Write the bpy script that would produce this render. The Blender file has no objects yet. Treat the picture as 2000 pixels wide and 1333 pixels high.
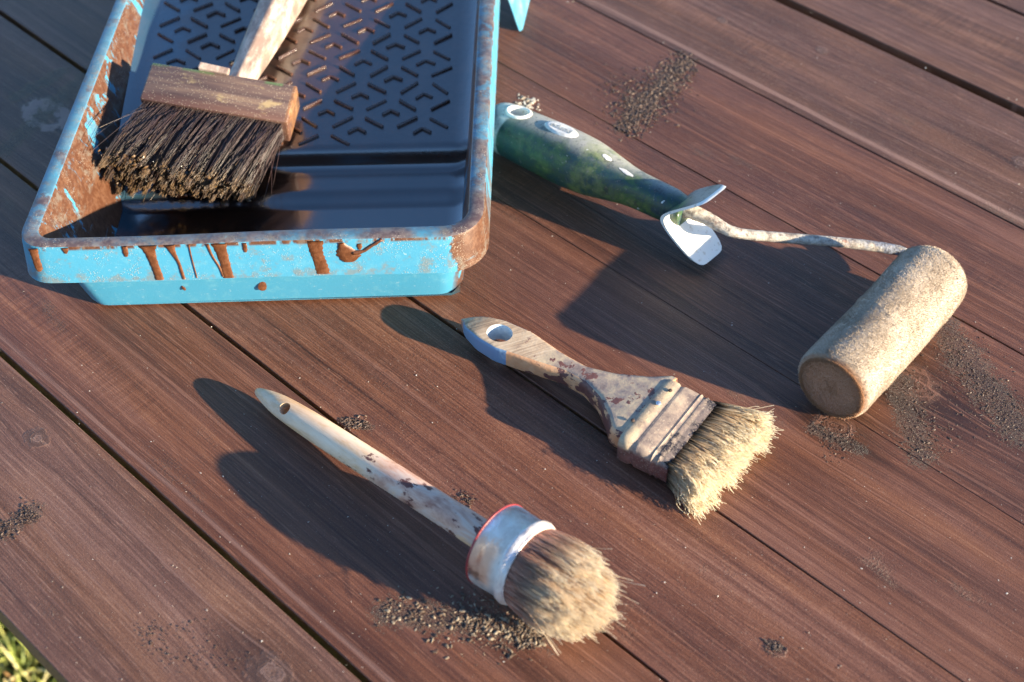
import bpy, bmesh, math, random
import numpy as np
from mathutils import Vector, Matrix
S = bpy.context.scene
COL = S.collection
R = math.radians
rng = np.random.default_rng(7)
random.seed(7)

# ---------------------------------------------------------------- camera, sky, sun, exposure
FPX = 2778.0
PIT = math.atan2(2900.0, FPX)
DIST = 0.80
CAM = np.array([0.0, -DIST * math.cos(PIT), DIST * math.sin(PIT)])
cd = bpy.data.cameras.new('camera')
cam = bpy.data.objects.new('camera', cd)
COL.objects.link(cam)
cam.location = CAM
cam.rotation_euler = (math.pi / 2 - PIT, 0, 0)
cd.sensor_width = 36.0
cd.lens = FPX * 36.0 / 2000.0
cd.clip_start = 0.02
cd.clip_end = 400.0
cd.dof.use_dof = True
cd.dof.focus_distance = 0.775
cd.dof.aperture_fstop = 8.0
S.camera = cam
SUN_AZ = -26.0      # degrees from +X, the low evening sun stands right of and before the table
SUN_EL = 15.0
W = bpy.data.worlds.new('World')
S.world = W
W.use_nodes = True
bg = W.node_tree.nodes['Background']
sk = W.node_tree.nodes.new('ShaderNodeTexSky')
sk.sky_type = 'NISHITA'
sk.sun_disc = False
sk.sun_elevation = R(SUN_EL)
sk.sun_rotation = R(90.0 - SUN_AZ)
sk.air_density = 1.0
sk.dust_density = 0.2
sk.ozone_density = 4.2
W.node_tree.links.new(sk.outputs[0], bg.inputs[0])
bg.inputs[1].default_value = 0.1
sl = bpy.data.lights.new('sun', 'SUN')
sl.energy = 5.0
sl.angle = R(0.6)
sl.color = (1.0, 0.86, 0.64)
so = bpy.data.objects.new('sun', sl)
COL.objects.link(so)
sd = Vector((-math.cos(R(SUN_AZ)) * math.cos(R(SUN_EL)), -math.sin(R(SUN_AZ)) * math.cos(R(SUN_EL)), -math.sin(R(SUN_EL))))
so.rotation_euler = sd.to_track_quat('-Z', 'Y').to_euler()
so.location = -sd * 3
S.view_settings.view_transform = 'Standard'
S.view_settings.look = 'None'
S.view_settings.exposure = 1.9
S.view_settings.gamma = 1.0

# ---------------------------------------------------------------- measuring
_fw = np.array([0, math.cos(PIT), -math.sin(PIT)])
_up = np.array([0, math.sin(PIT), math.cos(PIT)])
def at(u, v, z=0.0):
    d = _fw + np.array([1.0, 0, 0]) * (u - 1000) / FPX - _up * (v - 666.5) / FPX
    return CAM + d * ((z - CAM[2]) / d[2])

# ---------------------------------------------------------------- mesh helpers
def mesh_np(name, V, F, mats=None, smooth=True, attrs=None, midx=None):
    """V (n,3); F (m,k) array of equal-size faces or list of lists"""
    me = bpy.data.meshes.new(name)
    V = np.asarray(V, float)
    if isinstance(F, np.ndarray):
        n, k = F.shape
        me.vertices.add(len(V)); me.vertices.foreach_set('co', V.ravel())
        me.loops.add(n * k); me.loops.foreach_set('vertex_index', F.ravel().astype(np.int32))
        me.polygons.add(n)
        me.polygons.foreach_set('loop_start', np.arange(0, n * k, k, dtype=np.int32))
        me.update(calc_edges=True)
    else:
        me.from_pydata([tuple(v) for v in V], [], F)
    if attrs:
        for a, d in attrs.items():
            me.attributes.new(a, 'FLOAT', 'POINT').data.foreach_set('value', np.asarray(d, float).ravel())
    for m in (mats or []):
        me.materials.append(m)
    if midx is not None:
        me.polygons.foreach_set('material_index', np.asarray(midx, np.int32))
    me.polygons.foreach_set('use_smooth', [smooth] * len(me.polygons))
    me.update()
    return me

def link(name, me, parent=None):
    o = bpy.data.objects.new(name, me)
    COL.objects.link(o)
    if parent is not None:
        o.parent = parent
    return o

def tag(o, label=None, cat=None, group=None, kind=None):
    if label: o['label'] = label
    if cat: o['category'] = cat
    if group: o['group'] = group
    if kind: o['kind'] = kind
    return o

def empty(name, M):
    o = bpy.data.objects.new(name, None)
    COL.objects.link(o)
    o.matrix_world = M
    o.empty_display_size = 0.02
    return o

def frame(p0, p1, up=(0, 0, 1), org=None):
    x = Vector(p1) - Vector(p0); x.normalize()
    u = Vector(up)
    y = u.cross(x).normalized()
    z = x.cross(y).normalized()
    M = Matrix((x, y, z)).transposed().to_4x4()
    M.translation = Vector(org if org is not None else p0)
    return M

def loc(M, p):
    return np.array(M.inverted() @ Vector(p))

def loft(rings, cap0=True, cap1=True, closed=True):
    """rings: list of (n,3) arrays -> V, F"""
    n = len(rings[0]); V = np.concatenate(rings); F = []
    for i in range(len(rings) - 1):
        a, b = i * n, (i + 1) * n
        for j in range(n if closed else n - 1):
            k = (j + 1) % n
            F.append([a + j, a + k, b + k, b + j])
    if cap0: F.append(list(range(n))[::-1])
    if cap1: F.append([(len(rings) - 1) * n + j for j in range(n)])
    return V, F

def lathe_x(prof, n=40, wob=None):
    """profile [(x, r)] turned about the x axis"""
    a = np.linspace(0, 2 * math.pi, n, endpoint=False)
    rings = []
    for x, r in prof:
        rings.append(np.stack([np.full(n, x), r * np.cos(a), r * np.sin(a)], 1))
    return loft(rings)

def tube(path, rad, n=12, jitter=0.0):
    path = np.asarray(path, float); rings = []
    a = np.linspace(0, 2 * math.pi, n, endpoint=False)
    up = np.array([0, 0, 1.0])
    for i, p in enumerate(path):
        t = path[min(i + 1, len(path) - 1)] - path[max(i - 1, 0)]
        t /= np.linalg.norm(t)
        s = np.cross(up, t); s /= np.linalg.norm(s); w = np.cross(t, s)
        r = rad[i] if hasattr(rad, '__len__') else rad
        rr = r * (1 + jitter * rng.uniform(-1, 1, n))
        rings.append(p + np.outer(rr * np.cos(a), s) + np.outer(rr * np.sin(a), w))
    return loft(rings)

def spline(pts, n):
    """Catmull-Rom through pts"""
    P = np.asarray(pts, float); P = np.vstack([2 * P[0] - P[1], P, 2 * P[-1] - P[-2]])
    out = []
    m = len(P) - 3
    for q in np.linspace(0, m - 1e-9, n):
        i = int(q); t = q - i
        a, b, c, d = P[i:i + 4]
        out.append(0.5 * ((2 * b) + (-a + c) * t + (2 * a - 5 * b + 4 * c - d) * t * t + (-a + 3 * b - 3 * c + d) * t ** 3))
    return np.array(out)

def hair(name, P, rad, mat, parent=None, tone=None):
    """P (N,K,3) strands; rad (K,) or (N,K)"""
    N, K, _ = P.shape
    T = P[:, -1] - P[:, 0]
    T /= np.linalg.norm(T, axis=1, keepdims=True) + 1e-12
    h = np.where(np.abs(T[:, 2:3]) < 0.9, np.array([[0, 0, 1.0]]), np.array([[1.0, 0, 0]]))
    s = np.cross(h, T); s /= np.linalg.norm(s, axis=1, keepdims=True)
    w = np.cross(T, s)
    rad = np.broadcast_to(rad, (N, K))
    V = np.empty((N, K, 3, 3))
    for j in range(3):
        a = 2 * math.pi * j / 3 + 0.5
        V[:, :, j] = P + rad[:, :, None] * (math.cos(a) * s + math.sin(a) * w)[:, None, :]
    base = np.arange(N * K * 3).reshape(N, K, 3)
    nx = np.roll(base, -1, axis=2)
    F = np.stack([base[:, :-1], nx[:, :-1], nx[:, 1:], base[:, 1:]], -1).reshape(-1, 4)
    if tone is None: tone = rng.random(N)
    tn = np.broadcast_to(tone[:, None, None], (N, K, 3))
    al = np.broadcast_to(np.linspace(0, 1, K)[None, :, None], (N, K, 3))
    me = mesh_np(name, V.reshape(-1, 3), F, [mat], True, {'tone': tn, 'along': al})
    o = link(name, me, parent)
    o['kind'] = 'stuff'
    return o

_ico = None
def grains(name, C, size, mat, label, cat='grit', flat=0.55, hgt=None):
    """many small crumbs as one mesh: C (N,3) centres on the surface"""
    global _ico
    if _ico is None:
        bm = bmesh.new(); bmesh.ops.create_icosphere(bm, subdivisions=1, radius=1.0)
        bm.verts.ensure_lookup_table()
        _ico = (np.array([v.co for v in bm.verts]), np.array([[v.index for v in f.verts] for f in bm.faces])); bm.free()
    v0, f0 = _ico
    N = len(C)
    V = v0[None] * rng.uniform(0.65, 1.3, (N, len(v0), 1)) * np.asarray(size)[:, None, None]
    V = V * np.stack([rng.uniform(.6, 2.2, N), rng.uniform(.5, 1.2, N), flat * rng.uniform(.6, 1.5, N)], 1)[:, None]
    a = rng.uniform(0, 6.28, N); c, s = np.cos(a), np.sin(a)
    x = V[..., 0] * c[:, None] - V[..., 1] * s[:, None]; y = V[..., 0] * s[:, None] + V[..., 1] * c[:, None]
    V = np.stack([x, y, V[..., 2]], -1) + np.asarray(C)[:, None]
    V[..., 2] += (np.asarray(size) * flat * 0.35)[:, None]
    F = (f0[None] + (np.arange(N) * len(v0))[:, None, None]).reshape(-1, 3)
    tn = np.broadcast_to(rng.random(N)[:, None], (N, len(v0)))
    me = mesh_np(name, V.reshape(-1, 3), F, [mat], False, {'tone': tn})
    o = link(name, me)
    return tag(o, label, cat, kind='stuff')

# ---------------------------------------------------------------- node helpers
class NT:
    def __init__(s, name):
        s.m = bpy.data.materials.new(name); s.m.use_nodes = True
        s.t = s.m.node_tree; s.N = s.t.nodes; s.b = s.N['Principled BSDF']
    def put(s, sock, v):
        if isinstance(v, bpy.types.NodeSocket): s.t.links.new(v, sock)
        elif v is not None:
            if hasattr(v, '__len__') and len(v) == 3 and sock.type == 'RGBA': v = (*v, 1)
            sock.default_value = v
    def obj(s): return s.N.new('ShaderNodeTexCoord').outputs['Object']
    def rnd(s): return s.N.new('ShaderNodeObjectInfo').outputs['Random']
    def attr(s, a):
        n = s.N.new('ShaderNodeAttribute'); n.attribute_name = a; return n.outputs['Fac']
    def xyz(s, v):
        n = s.N.new('ShaderNodeSeparateXYZ'); s.put(n.inputs[0], v); return n.outputs
    def comb(s, x, y, z=0.0):
        n = s.N.new('ShaderNodeCombineXYZ')
        for i, q in enumerate((x, y, z)): s.put(n.inputs[i], q)
        return n.outputs[0]
    def scl(s, v, k):
        n = s.N.new('ShaderNodeVectorMath'); n.operation = 'MULTIPLY'; s.put(n.inputs[0], v); s.put(n.inputs[1], k); return n.outputs[0]
    def vadd(s, v, k):
        n = s.N.new('ShaderNodeVectorMath'); n.operation = 'ADD'; s.put(n.inputs[0], v); s.put(n.inputs[1], k); return n.outputs[0]
    def ma(s, op, a, b=None, c=None):
        n = s.N.new('ShaderNodeMath'); n.operation = op
        s.put(n.inputs[0], a)
        if b is not None: s.put(n.inputs[1], b)
        if c is not None: s.put(n.inputs[2], c)
        return n.outputs[0]
    def noise(s, v, scale=5.0, detail=4.0, rough=0.55, dist=0.0):
        n = s.N.new('ShaderNodeTexNoise')
        s.put(n.inputs['Vector'], v); n.inputs['Scale'].default_value = scale
        n.inputs['Detail'].default_value = detail; n.inputs['Roughness'].default_value = rough
        n.inputs['Distortion'].default_value = dist
        return n.outputs['Fac']
    def vor(s, v, scale=50.0, feat='F1'):
        n = s.N.new('ShaderNodeTexVoronoi'); n.feature = feat
        s.put(n.inputs['Vector'], v); n.inputs['Scale'].default_value = scale
        return n.outputs['Distance']
    def ss(s, v, a, b, lo=0.0, hi=1.0):
        n = s.N.new('ShaderNodeMapRange'); n.interpolation_type = 'SMOOTHSTEP'
        s.put(n.inputs[0], v)
        for i, q in enumerate((a, b, lo, hi)): s.put(n.inputs[1 + i], q)
        return n.outputs[0]
    def ramp(s, f, stops):
        n = s.N.new('ShaderNodeValToRGB'); s.put(n.inputs[0], f)
        e = n.color_ramp.elements
        while len(e) < len(stops): e.new(0.5)
        for q, (p, c) in zip(e, stops):
            q.position = p; q.color = (*c, 1)
        return n.outputs[0]
    def mix(s, f, a, b, mode='MIX'):
        n = s.N.new('ShaderNodeMix'); n.data_type = 'RGBA'; n.blend_type = mode
        s.put(n.inputs[0], f); s.put(n.inputs[6], a); s.put(n.inputs[7], b)
        return n.outputs[2]
    def bump(s, h, dist, strength=1.0, nrm=None):
        n = s.N.new('ShaderNodeBump'); s.put(n.inputs['Height'], h)
        n.inputs['Distance'].default_value = dist; n.inputs['Strength'].default_value = strength
        if nrm is not None: s.put(n.inputs['Normal'], nrm)
        return n.outputs[0]
    def out(s, col=None, rough=None, nrm=None, metal=None, spec=None, coat=None, sheen=None, coatr=None):
        for k, v in (('Base Color', col), ('Roughness', rough), ('Normal', nrm), ('Metallic', metal), ('Specular IOR Level', spec),
                     ('Coat Weight', coat), ('Sheen Weight', sheen), ('Coat Roughness', coatr)):
            if v is not None: s.put(s.b.inputs[k], v)
        return s.m

# ---------------------------------------------------------------- table frame (planks run along local x)
TH = R(-43.4)
TM = Matrix.Rotation(TH, 4, 'Z')
def tl(u, v):
    p = at(u, v); return np.array(TM.inverted() @ Vector(p))[:2]

# ---------------------------------------------------------------- materials
def wood_stain():
    n = NT('stained_wood')
    P = n.obj(); X = n.xyz(P); rd = n.rnd()
    x, y = X[0], X[1]
    # knots bend the grain round them
    knots = [(92, 225, .021, .013), (72, 856, .0065, .0055), (530, 1316, .012, .009), (1628, 830, .0105, .0085), (1775, 745, .016, .012),
             (1515, 1268, .005, .004), (1605, 98, .005, .004), (1996, 318, .006, .005), (1410, 40, .004, .003)]
    kn = n.noise(P, 130.0, 4.0, .6)
    kmask = None; rings = None; bend = None; halo = None
    for (u, v, a, b) in knots:
        kx, ky = tl(u, v)
        dx = n.ma('SUBTRACT', x, float(kx)); dy = n.ma('SUBTRACT', y, float(ky))
        ex = n.ma('DIVIDE', dx, a); ey = n.ma('DIVIDE', dy, b)
        d2 = n.ma('ADD', n.ma('MULTIPLY', ex, ex), n.ma('MULTIPLY', ey, ey))
        # long range along the grain
        ex2 = n.ma('DIVIDE', dx, a * 3.4); ey2 = n.ma('DIVIDE', dy, b * 1.9)
        g = n.ma('DIVIDE', 1.0, n.ma('ADD', 1.0, n.ma('ADD', n.ma('MULTIPLY', ex2, ex2), n.ma('MULTIPLY', ey2, ey2))))
        bd = n.ma('MULTIPLY', n.ma('MULTIPLY', g, g), n.ma('MULTIPLY', dy, -0.72))
        bend = bd if bend is None else n.ma('ADD', bend, bd)
        d = n.ma('ADD', n.ma('SQRT', d2), n.ma('MULTIPLY', n.ma('SUBTRACT', kn, .5), 1.5))
        mk = n.ss(d, 1.25, 0.8)
        kmask = mk if kmask is None else n.ma('MAXIMUM', kmask, mk)
        if a > .009:
            hl = n.ss(n.ma('SQRT', n.ma('ADD', n.ma('MULTIPLY', n.ma('MULTIPLY', ex, ex), .30), n.ma('MULTIPLY', ey, ey))), 2.3, .9)
            halo = hl if halo is None else n.ma('MAXIMUM', halo, hl)
        if a > .02: pale = n.ma('MULTIPLY', n.ss(d, 1.1, .9), n.ss(d, .35, .6))
        rg = n.ma('MULTIPLY', d, mk)
        rings = rg if rings is None else n.ma('MAXIMUM', rings, rg)
    wob = n.noise(n.comb(n.ma('MULTIPLY', x, 3.0), n.ma('MULTIPLY', y, 14.0), n.ma('MULTIPLY', rd, 37.0)), 1.0, 3.0, 0.5)
    yy = n.ma('ADD', n.ma('ADD', y, bend), n.ma('MULTIPLY', n.ma('SUBTRACT', wob, 0.5), 0.010))
    off = n.ma('MULTIPLY', rd, 91.0)
    broad = n.noise(n.comb(n.ma('MULTIPLY', x, 1.3), n.ma('MULTIPLY', yy, 60.0), off), 1.0, 3.0, 0.6)
    ring = n.noise(n.comb(n.ma('MULTIPLY', x, 1.6), n.ma('MULTIPLY', yy, 240.0), off), 1.0, 3.0, 0.6)
    fine = n.noise(n.comb(n.ma('MULTIPLY', x, 14.0), n.ma('MULTIPLY', yy, 1100.0), off), 1.0, 2.0, 0.6)
    pore = n.noise(n.comb(n.ma('MULTIPLY', x, 90.0), n.ma('MULTIPLY', yy, 1300.0), off), 1.0, 2.0, 0.7)
    blot = n.noise(n.comb(n.ma('MULTIPLY', x, 9.0), n.ma('MULTIPLY', y, 16.0), off), 1.0, 5.0, 0.62)
    grit = n.noise(P, 1500.0, 2.0, 0.7)
    g = n.ma('ADD', n.ma('MULTIPLY', broad, 0.32), n.ma('ADD', n.ma('MULTIPLY', ring, 0.36), n.ma('MULTIPLY', fine, 0.36)))
    g = n.ma('ADD', g, n.ma('MULTIPLY', n.ma('SUBTRACT', blot, 0.5), 0.30))
    g = n.ma('ADD', g, n.ma('MULTIPLY', n.ma('SUBTRACT', grit, 0.5), 0.34))
    g = n.ma('ADD', g, n.ma('MULTIPLY', n.ma('SUBTRACT', rd, 0.5), 0.11))
    # saw ripple across the grain, only in places
    rp = n.noise(n.comb(n.ma('MULTIPLY', x, 620.0), n.ma('MULTIPLY', y, 45.0), off), 1.0, 1.0, 0.4)
    rpm = n.ss(n.noise(n.comb(n.ma('MULTIPLY', x, 5.0), n.ma('MULTIPLY', y, 26.0), n.ma('ADD', off, 11.0)), 1.0, 2.0, 0.5), 0.52, 0.70)
    g = n.ma('ADD', g, n.ma('MULTIPLY', n.ma('MULTIPLY', n.ma('SUBTRACT', rp, .5), rpm), 0.20))
    g = n.ma('SUBTRACT', g, n.ma('MULTIPLY', halo, n.ma('MULTIPLY', blot, 0.30)))
    g = n.ma('ADD', .5, n.ma('MULTIPLY', n.ma('SUBTRACT', g, .5), 1.12))
    g = n.ma('SUBTRACT', g, n.ma('MULTIPLY', n.ss(n.noise(n.comb(n.ma('MULTIPLY', x, 2.2), n.ma('MULTIPLY', yy, 420.0), n.ma('ADD', off, 3.0)), 1.0, 2.0, .5), .60, .70), .06))
    col = n.ramp(g, [(0.27, (.027, .0095, .0056)), (0.42, (.062, .0225, .0125)), (0.54, (.102, .0385, .0220)), (0.67, (.160, .0660, .0400)), (0.82, (.27, .135, .09))])
    col = n.mix(n.ma('MULTIPLY', n.ss(n.noise(n.comb(n.ma('MULTIPLY', x, 5.0), n.ma('MULTIPLY', y, 30.0), n.ma('ADD', off, 7.0)), 1.0, 4.0, .6), .40, .62), .55), col, n.mix(1.0, col, (1.12, .98, .62), 'MULTIPLY'))
    kc = n.ramp(n.noise(n.comb(n.ma('MULTIPLY', rings, 6.5), off, 0.0), 1.0, 2.0, 0.5), [(0.32, (.018, .008, .006)), (0.48, (.085, .035, .02)), (0.68, (.19, .095, .065))])
    col = n.mix(n.ma('MULTIPLY', kmask, 0.75), col, kc)
    flk = n.ss(n.noise(n.comb(n.ma('MULTIPLY', x, 55.0), n.ma('MULTIPLY', yy, 1150.0), n.ma('ADD', off, 21.0)), 1.0, 2.0, .6), .60, .70)
    col = n.mix(n.ma('MULTIPLY', flk, .45), col, (.27, .125, .075))
    lin = n.ss(n.noise(n.comb(n.ma('MULTIPLY', x, 3.0), n.ma('MULTIPLY', yy, 520.0), n.ma('ADD', off, 33.0)), 1.0, 2.0, .5), .62, .70)
    col = n.mix(n.ma('MULTIPLY', lin, .32), col, (.25, .12, .08))
    wth = n.ma('MAXIMUM', n.ss(y, -.2020, -.2030), n.ss(y, .2820, .2830))
    col = n.mix(n.ma('MULTIPLY', wth, .75), col, n.mix(1.0, col, (1.04, 1.32, 1.62), 'MULTIPLY'))
    # rough dark raised patches of lifted fibre
    patch = n.ss(n.noise(n.comb(n.ma('MULTIPLY', x, 11.0), n.ma('MULTIPLY', y, 22.0), n.ma('ADD', off, 5.0)), 1.0, 4.0, 0.6), 0.60, 0.74)
    spk = n.ss(n.noise(P, 900.0, 3.0, 0.7), 0.46, 0.62)
    col = n.mix(n.ma('MULTIPLY', patch, n.ma('MULTIPLY', spk, 0.55)), col, (.03, .014, .009))
    col = n.mix(n.ma('MULTIPLY', pale, .7), col, (.27, .17, .145))
    for (yc, wd, am) in ((.2895, .0050, .22), (-.1955, .0022, .12)):
        sm = n.ss(n.ma('ABSOLUTE', n.ma('SUBTRACT', n.ma('ADD', y, n.ma('MULTIPLY', n.ma('SUBTRACT', wob, .5), .006)), yc)), wd, wd * .2)
        col = n.mix(n.ma('MULTIPLY', sm, n.ma('MULTIPLY', n.ss(n.ma('ADD', ring, n.ma('MULTIPLY', fine, .5)), .60, .90), am + .25)), col, (.30, .18, .145))
    soil = None
    for (u0, v0, u1, v1, w) in ((1340, 122, 1215, 250, .0085), (1840, 640, 1990, 840, .016), (1750, 740, 1800, 890, .012), (0, 1045, 65, 1000, .008), (1590, 840, 1680, 880, .006),
                                (760, 1195, 1060, 1235, .012), (190, 130, 10, 290, .010), (30, 190, 120, 140, .008), (690, 826, 720, 834, .004)):
        a = tl(u0, v0); b = tl(u1, v1); L_ = float(np.hypot(*(b - a))); t_ = (b - a) / L_
        rx = n.ma('SUBTRACT', x, float(a[0])); ry = n.ma('SUBTRACT', y, float(a[1]))
        al = n.ma('ADD', n.ma('MULTIPLY', rx, float(t_[0])), n.ma('MULTIPLY', ry, float(t_[1])))
        ac = n.ma('ADD', n.ma('MULTIPLY', rx, float(-t_[1])), n.ma('MULTIPLY', ry, float(t_[0])))
        e = n.ma('SUBTRACT', n.ma('ABSOLUTE', n.ma('SUBTRACT', al, L_ / 2)), L_ / 2)
        e = n.ma('MAXIMUM', e, 0.0)
        dd = n.ma('SQRT', n.ma('ADD', n.ma('MULTIPLY', e, e), n.ma('MULTIPLY', ac, ac)))
        q = n.ss(n.ma('ADD', n.ma('DIVIDE', dd, w), n.ma('MULTIPLY', n.ma('SUBTRACT', kn, .5), 1.6)), 1.25, .1)
        soil = q if soil is None else n.ma('MAXIMUM', soil, q)
    sgr = n.ma('MULTIPLY', n.ss(n.ma('ADD', n.noise(P, 800.0, 4.0, .75), n.ma('MULTIPLY', soil, .24)), .64, .72), n.ss(soil, .02, .2))
    col = n.mix(n.ma('MULTIPLY', sgr, .68), col, (.030, .0175, .013))
    # pale dust
    dust = n.ss(n.noise(P, 1300.0, 2.0, 0.6), 0.64, 0.74)
    col = n.mix(n.ma('MULTIPLY', dust, 0.38), col, (.42, .33, .25))
    h = n.ma('ADD', n.ma('MULTIPLY', ring, 0.30), n.ma('MULTIPLY', fine, 0.22))
    h = n.ma('ADD', h, n.ma('MULTIPLY', pore, 0.22))
    h = n.ma('ADD', h, n.ma('MULTIPLY', n.ma('MULTIPLY', rp, rpm), 0.11))
    h = n.ma('ADD', h, n.ma('MULTIPLY', grit, 0.26))
    h = n.ma('ADD', h, n.ma('MULTIPLY', n.ma('MULTIPLY', patch, spk), 0.55))
    h = n.ma('ADD', h, n.ma('MULTIPLY', n.noise(n.comb(rings, off, 0.0), 8.0, 2.0, 0.5), n.ma('MULTIPLY', kmask, 0.9)))
    h = n.ma('ADD', h, n.ma('MULTIPLY', sgr, .5))
    nr = n.bump(h, 0.0010, 0.75)
    ro = n.ma('ADD', n.ma('ADD', 0.31, n.ma('MULTIPLY', wth, .08)), n.ma('MULTIPLY', n.ma('ADD', blot, grit), 0.16))
    return n.out(col, ro, nr, spec=0.45)
M_wood = wood_stain()

CY = (.046, .225, .345)
BROWN = (.074, .027, .0120)
def tray_plastic(inside):
    n = NT('scraped_stained_plastic' if inside else 'blue_tray_plastic')
    P = n.obj(); X = n.xyz(P)
    geo = n.N.new('ShaderNodeNewGeometry')
    nz = n.xyz(geo.outputs['Normal'])[2]
    nx = n.xyz(geo.outputs['Normal'])[0]
    a = n.noise(P, 55.0, 6.0, 0.65, 0.3)
    st = n.noise(n.scl(P, (30.0, 30.0, 9.0)), 3.0, 5.0, 0.65)
    grime = n.noise(P, 160.0, 5.0, 0.7)
    z = X[2]
    blue = n.mix(n.ss(grime, 0.5, 0.75), CY, (.078, .26, .36))
    blue = n.mix(n.ss(n.noise(P, 420.0, 3.0, 0.7), 0.62, 0.74), blue, (.20, .33, .40))
    br = n.mix(n.ss(n.noise(P, 260.0, 4.0, 0.7), 0.42, 0.62), BROWN, (.112, .05, .026))
    # top of the rim: thin film of stain, worn through in places and most on the left side
    topm = n.ss(nz, 0.55, 0.85)
    wl = n.ss(X[0], -0.225, -0.262)
    thr = n.ma('ADD', 0.47, n.ma('MULTIPLY', wl, 0.10))
    thr = n.ma('SUBTRACT', thr, n.ma('MULTIPLY', n.ss(X[1], 0.09, 0.03), 0.12))
    rimst = n.ss(n.ma('SUBTRACT', n.ma('ADD', n.ma('MULTIPLY', a, .6), n.ma('MULTIPLY', st, .4)), thr), -0.03, 0.02)
    # inner walls: mostly stain, scraped patches of blue
    inn = 1.0 if inside else 0.0
    scr = n.noise(n.scl(P, (40.0, 60.0, 26.0)), 1.0, 6.0, 0.68, 0.6)
    innst = n.ss(n.ma('ADD', scr, n.ma('MULTIPLY', wl, .03)), 0.60, 0.57)
    # front right corner soaked brown
    cn = n.ma('ADD', X[0], n.ma('MULTIPLY', n.ma('SUBTRACT', a, 0.5), 0.022))
    corner = n.ma('MULTIPLY', n.ma('MULTIPLY', n.ss(cn, -0.0335, -0.0318), n.ss(X[1], .075, .055)), n.ss(z, .034, .0345))
    sidest = n.ma('MULTIPLY', n.ma('MULTIPLY', n.ss(nx, 0.4, 0.8), n.ss(X[1], .20, .02)), n.ss(st, .48, .54))
    f = n.ma('MAXIMUM', n.ma('MULTIPLY', n.ma('MULTIPLY', topm, n.ss(n.noise(P, 33.0, 5.0, .7), .2, .6)), n.ma('ADD', .50, n.ma('MULTIPLY', rimst, .48))), n.ma('MULTIPLY', inn, innst))
    f = n.ma('MAXIMUM', f, n.ma('MAXIMUM', corner, sidest))
    # dribble line under the rim edge
    edge = n.ma('MULTIPLY', n.ss(z, .0565, .0582), n.ss(n.noise(n.scl(P, (120.0, 120.0, 30.0)), 1.0, 3.0), .44, .52))
    f = n.ma('MAXIMUM', f, n.ma('MULTIPLY', edge, n.ss(nz, .7, .3)))
    br = n.mix(topm, br, n.mix(n.ss(grime, .4, .62), (.070, .045, .046), (.135, .10, .092)))
    col = n.mix(f, blue, br)
    # sand stuck to rim and skirt
    sp = n.vor(P, 900.0)
    up = n.ss(z, .033, .036)
    sand = n.ma('MULTIPLY', n.ma('MULTIPLY', n.ss(sp, .34, .26), n.ss(n.noise(P, 70.0, 4.0, .7), .48, .66)), up)
    col = n.mix(n.ma('MULTIPLY', sand, .6), col, (.36, .30, .23))
    low = n.ss(z, .042, .036)
    dirt = n.ma('MULTIPLY', n.ss(n.ma('ADD', n.noise(P, 120.0, 5.0, .7), n.ma('MULTIPLY', low, .07)), .51, .66), up)
    col = n.mix(n.ma('MULTIPLY', dirt, .6), col, (.15, .135, .11))
    scf = n.ss(n.noise(n.scl(P, (60., 60., 420.)), 1.0, 4.0, .7), .64, .70)
    col = n.mix(n.ma('MULTIPLY', scf, .35), col, (.16, .34, .42))
    h = n.ma('ADD', n.ma('MULTIPLY', f, .25), n.ma('ADD', n.ma('MULTIPLY', sand, 1.0), n.ma('MULTIPLY', n.noise(P, 700.0, 3.0, .6), .25)))
    return n.out(col, n.ma('ADD', .34, n.ma('MULTIPLY', grime, .25)), n.bump(h, .0005, .6), spec=.5)
M_tray = tray_plastic(False); M_tray_in = tray_plastic(True)

def wet_stain():
    n = NT('wet_brown_stain')
    P = n.obj(); X = n.xyz(P)
    a = n.noise(P, 60.0, 5.0, .6)
    col = n.mix(n.ss(a, .35, .7), (.018, .007, .004), (.042, .016, .008))
    lf = n.ss(n.ma('ADD', X[0], n.ma('MULTIPLY', n.ma('SUBTRACT', a, .5), .05)), -.205, -.235)
    col = n.mix(n.ma('MULTIPLY', lf, .5), col, (.03, .11, .17))
    ramp = n.ss(X[1], .138, .146)
    h = n.ma('MULTIPLY', n.ma('ADD', n.noise(P, 220.0, 4.0, .6), n.ma('MULTIPLY', n.noise(P, 900.0, 2.0, .6), .3)), n.ma('ADD', .10, n.ma('MULTIPLY', ramp, .9)))
    return n.out(col, n.ma('ADD', .20, n.ma('MULTIPLY', n.ma('MULTIPLY', a, ramp), .26)), n.bump(h, .0006, .5), spec=1.0, coat=1.0, coatr=.14)
M_wet = wet_stain(); M_wet.node_tree.nodes['Principled BSDF'].inputs['Coat IOR'].default_value = 1.95

def simple(name, cols, scale=80.0, rough=.5, bumpd=.0003, bs=.5, stretch=None, spec=.5, detail=5.0, metal=None, dist=0.0):
    n = NT(name); P = n.obj()
    Q = n.scl(P, stretch) if stretch else P
    f = n.noise(Q, scale, detail, .65, dist)
    k = len(cols)
    col = n.ramp(f, [(.30 + .42 * i / max(k - 1, 1), c) for i, c in enumerate(cols)])
    h = n.noise(P, scale * 6, 3.0, .6)
    return n.out(col, n.ma('ADD', rough - .08, n.ma('MULTIPLY', f, .16)), n.bump(h, bumpd, bs), spec=spec, metal=metal)
M_drip = simple('dried_brown_drip', [(.06, .019, .006), (.10, .034, .012), (.15, .058, .024)], 300.0, .42)
M_red = simple('red_plastic', [(.20, .022, .025), (.30, .04, .04)], 200.0, .35)

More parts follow.
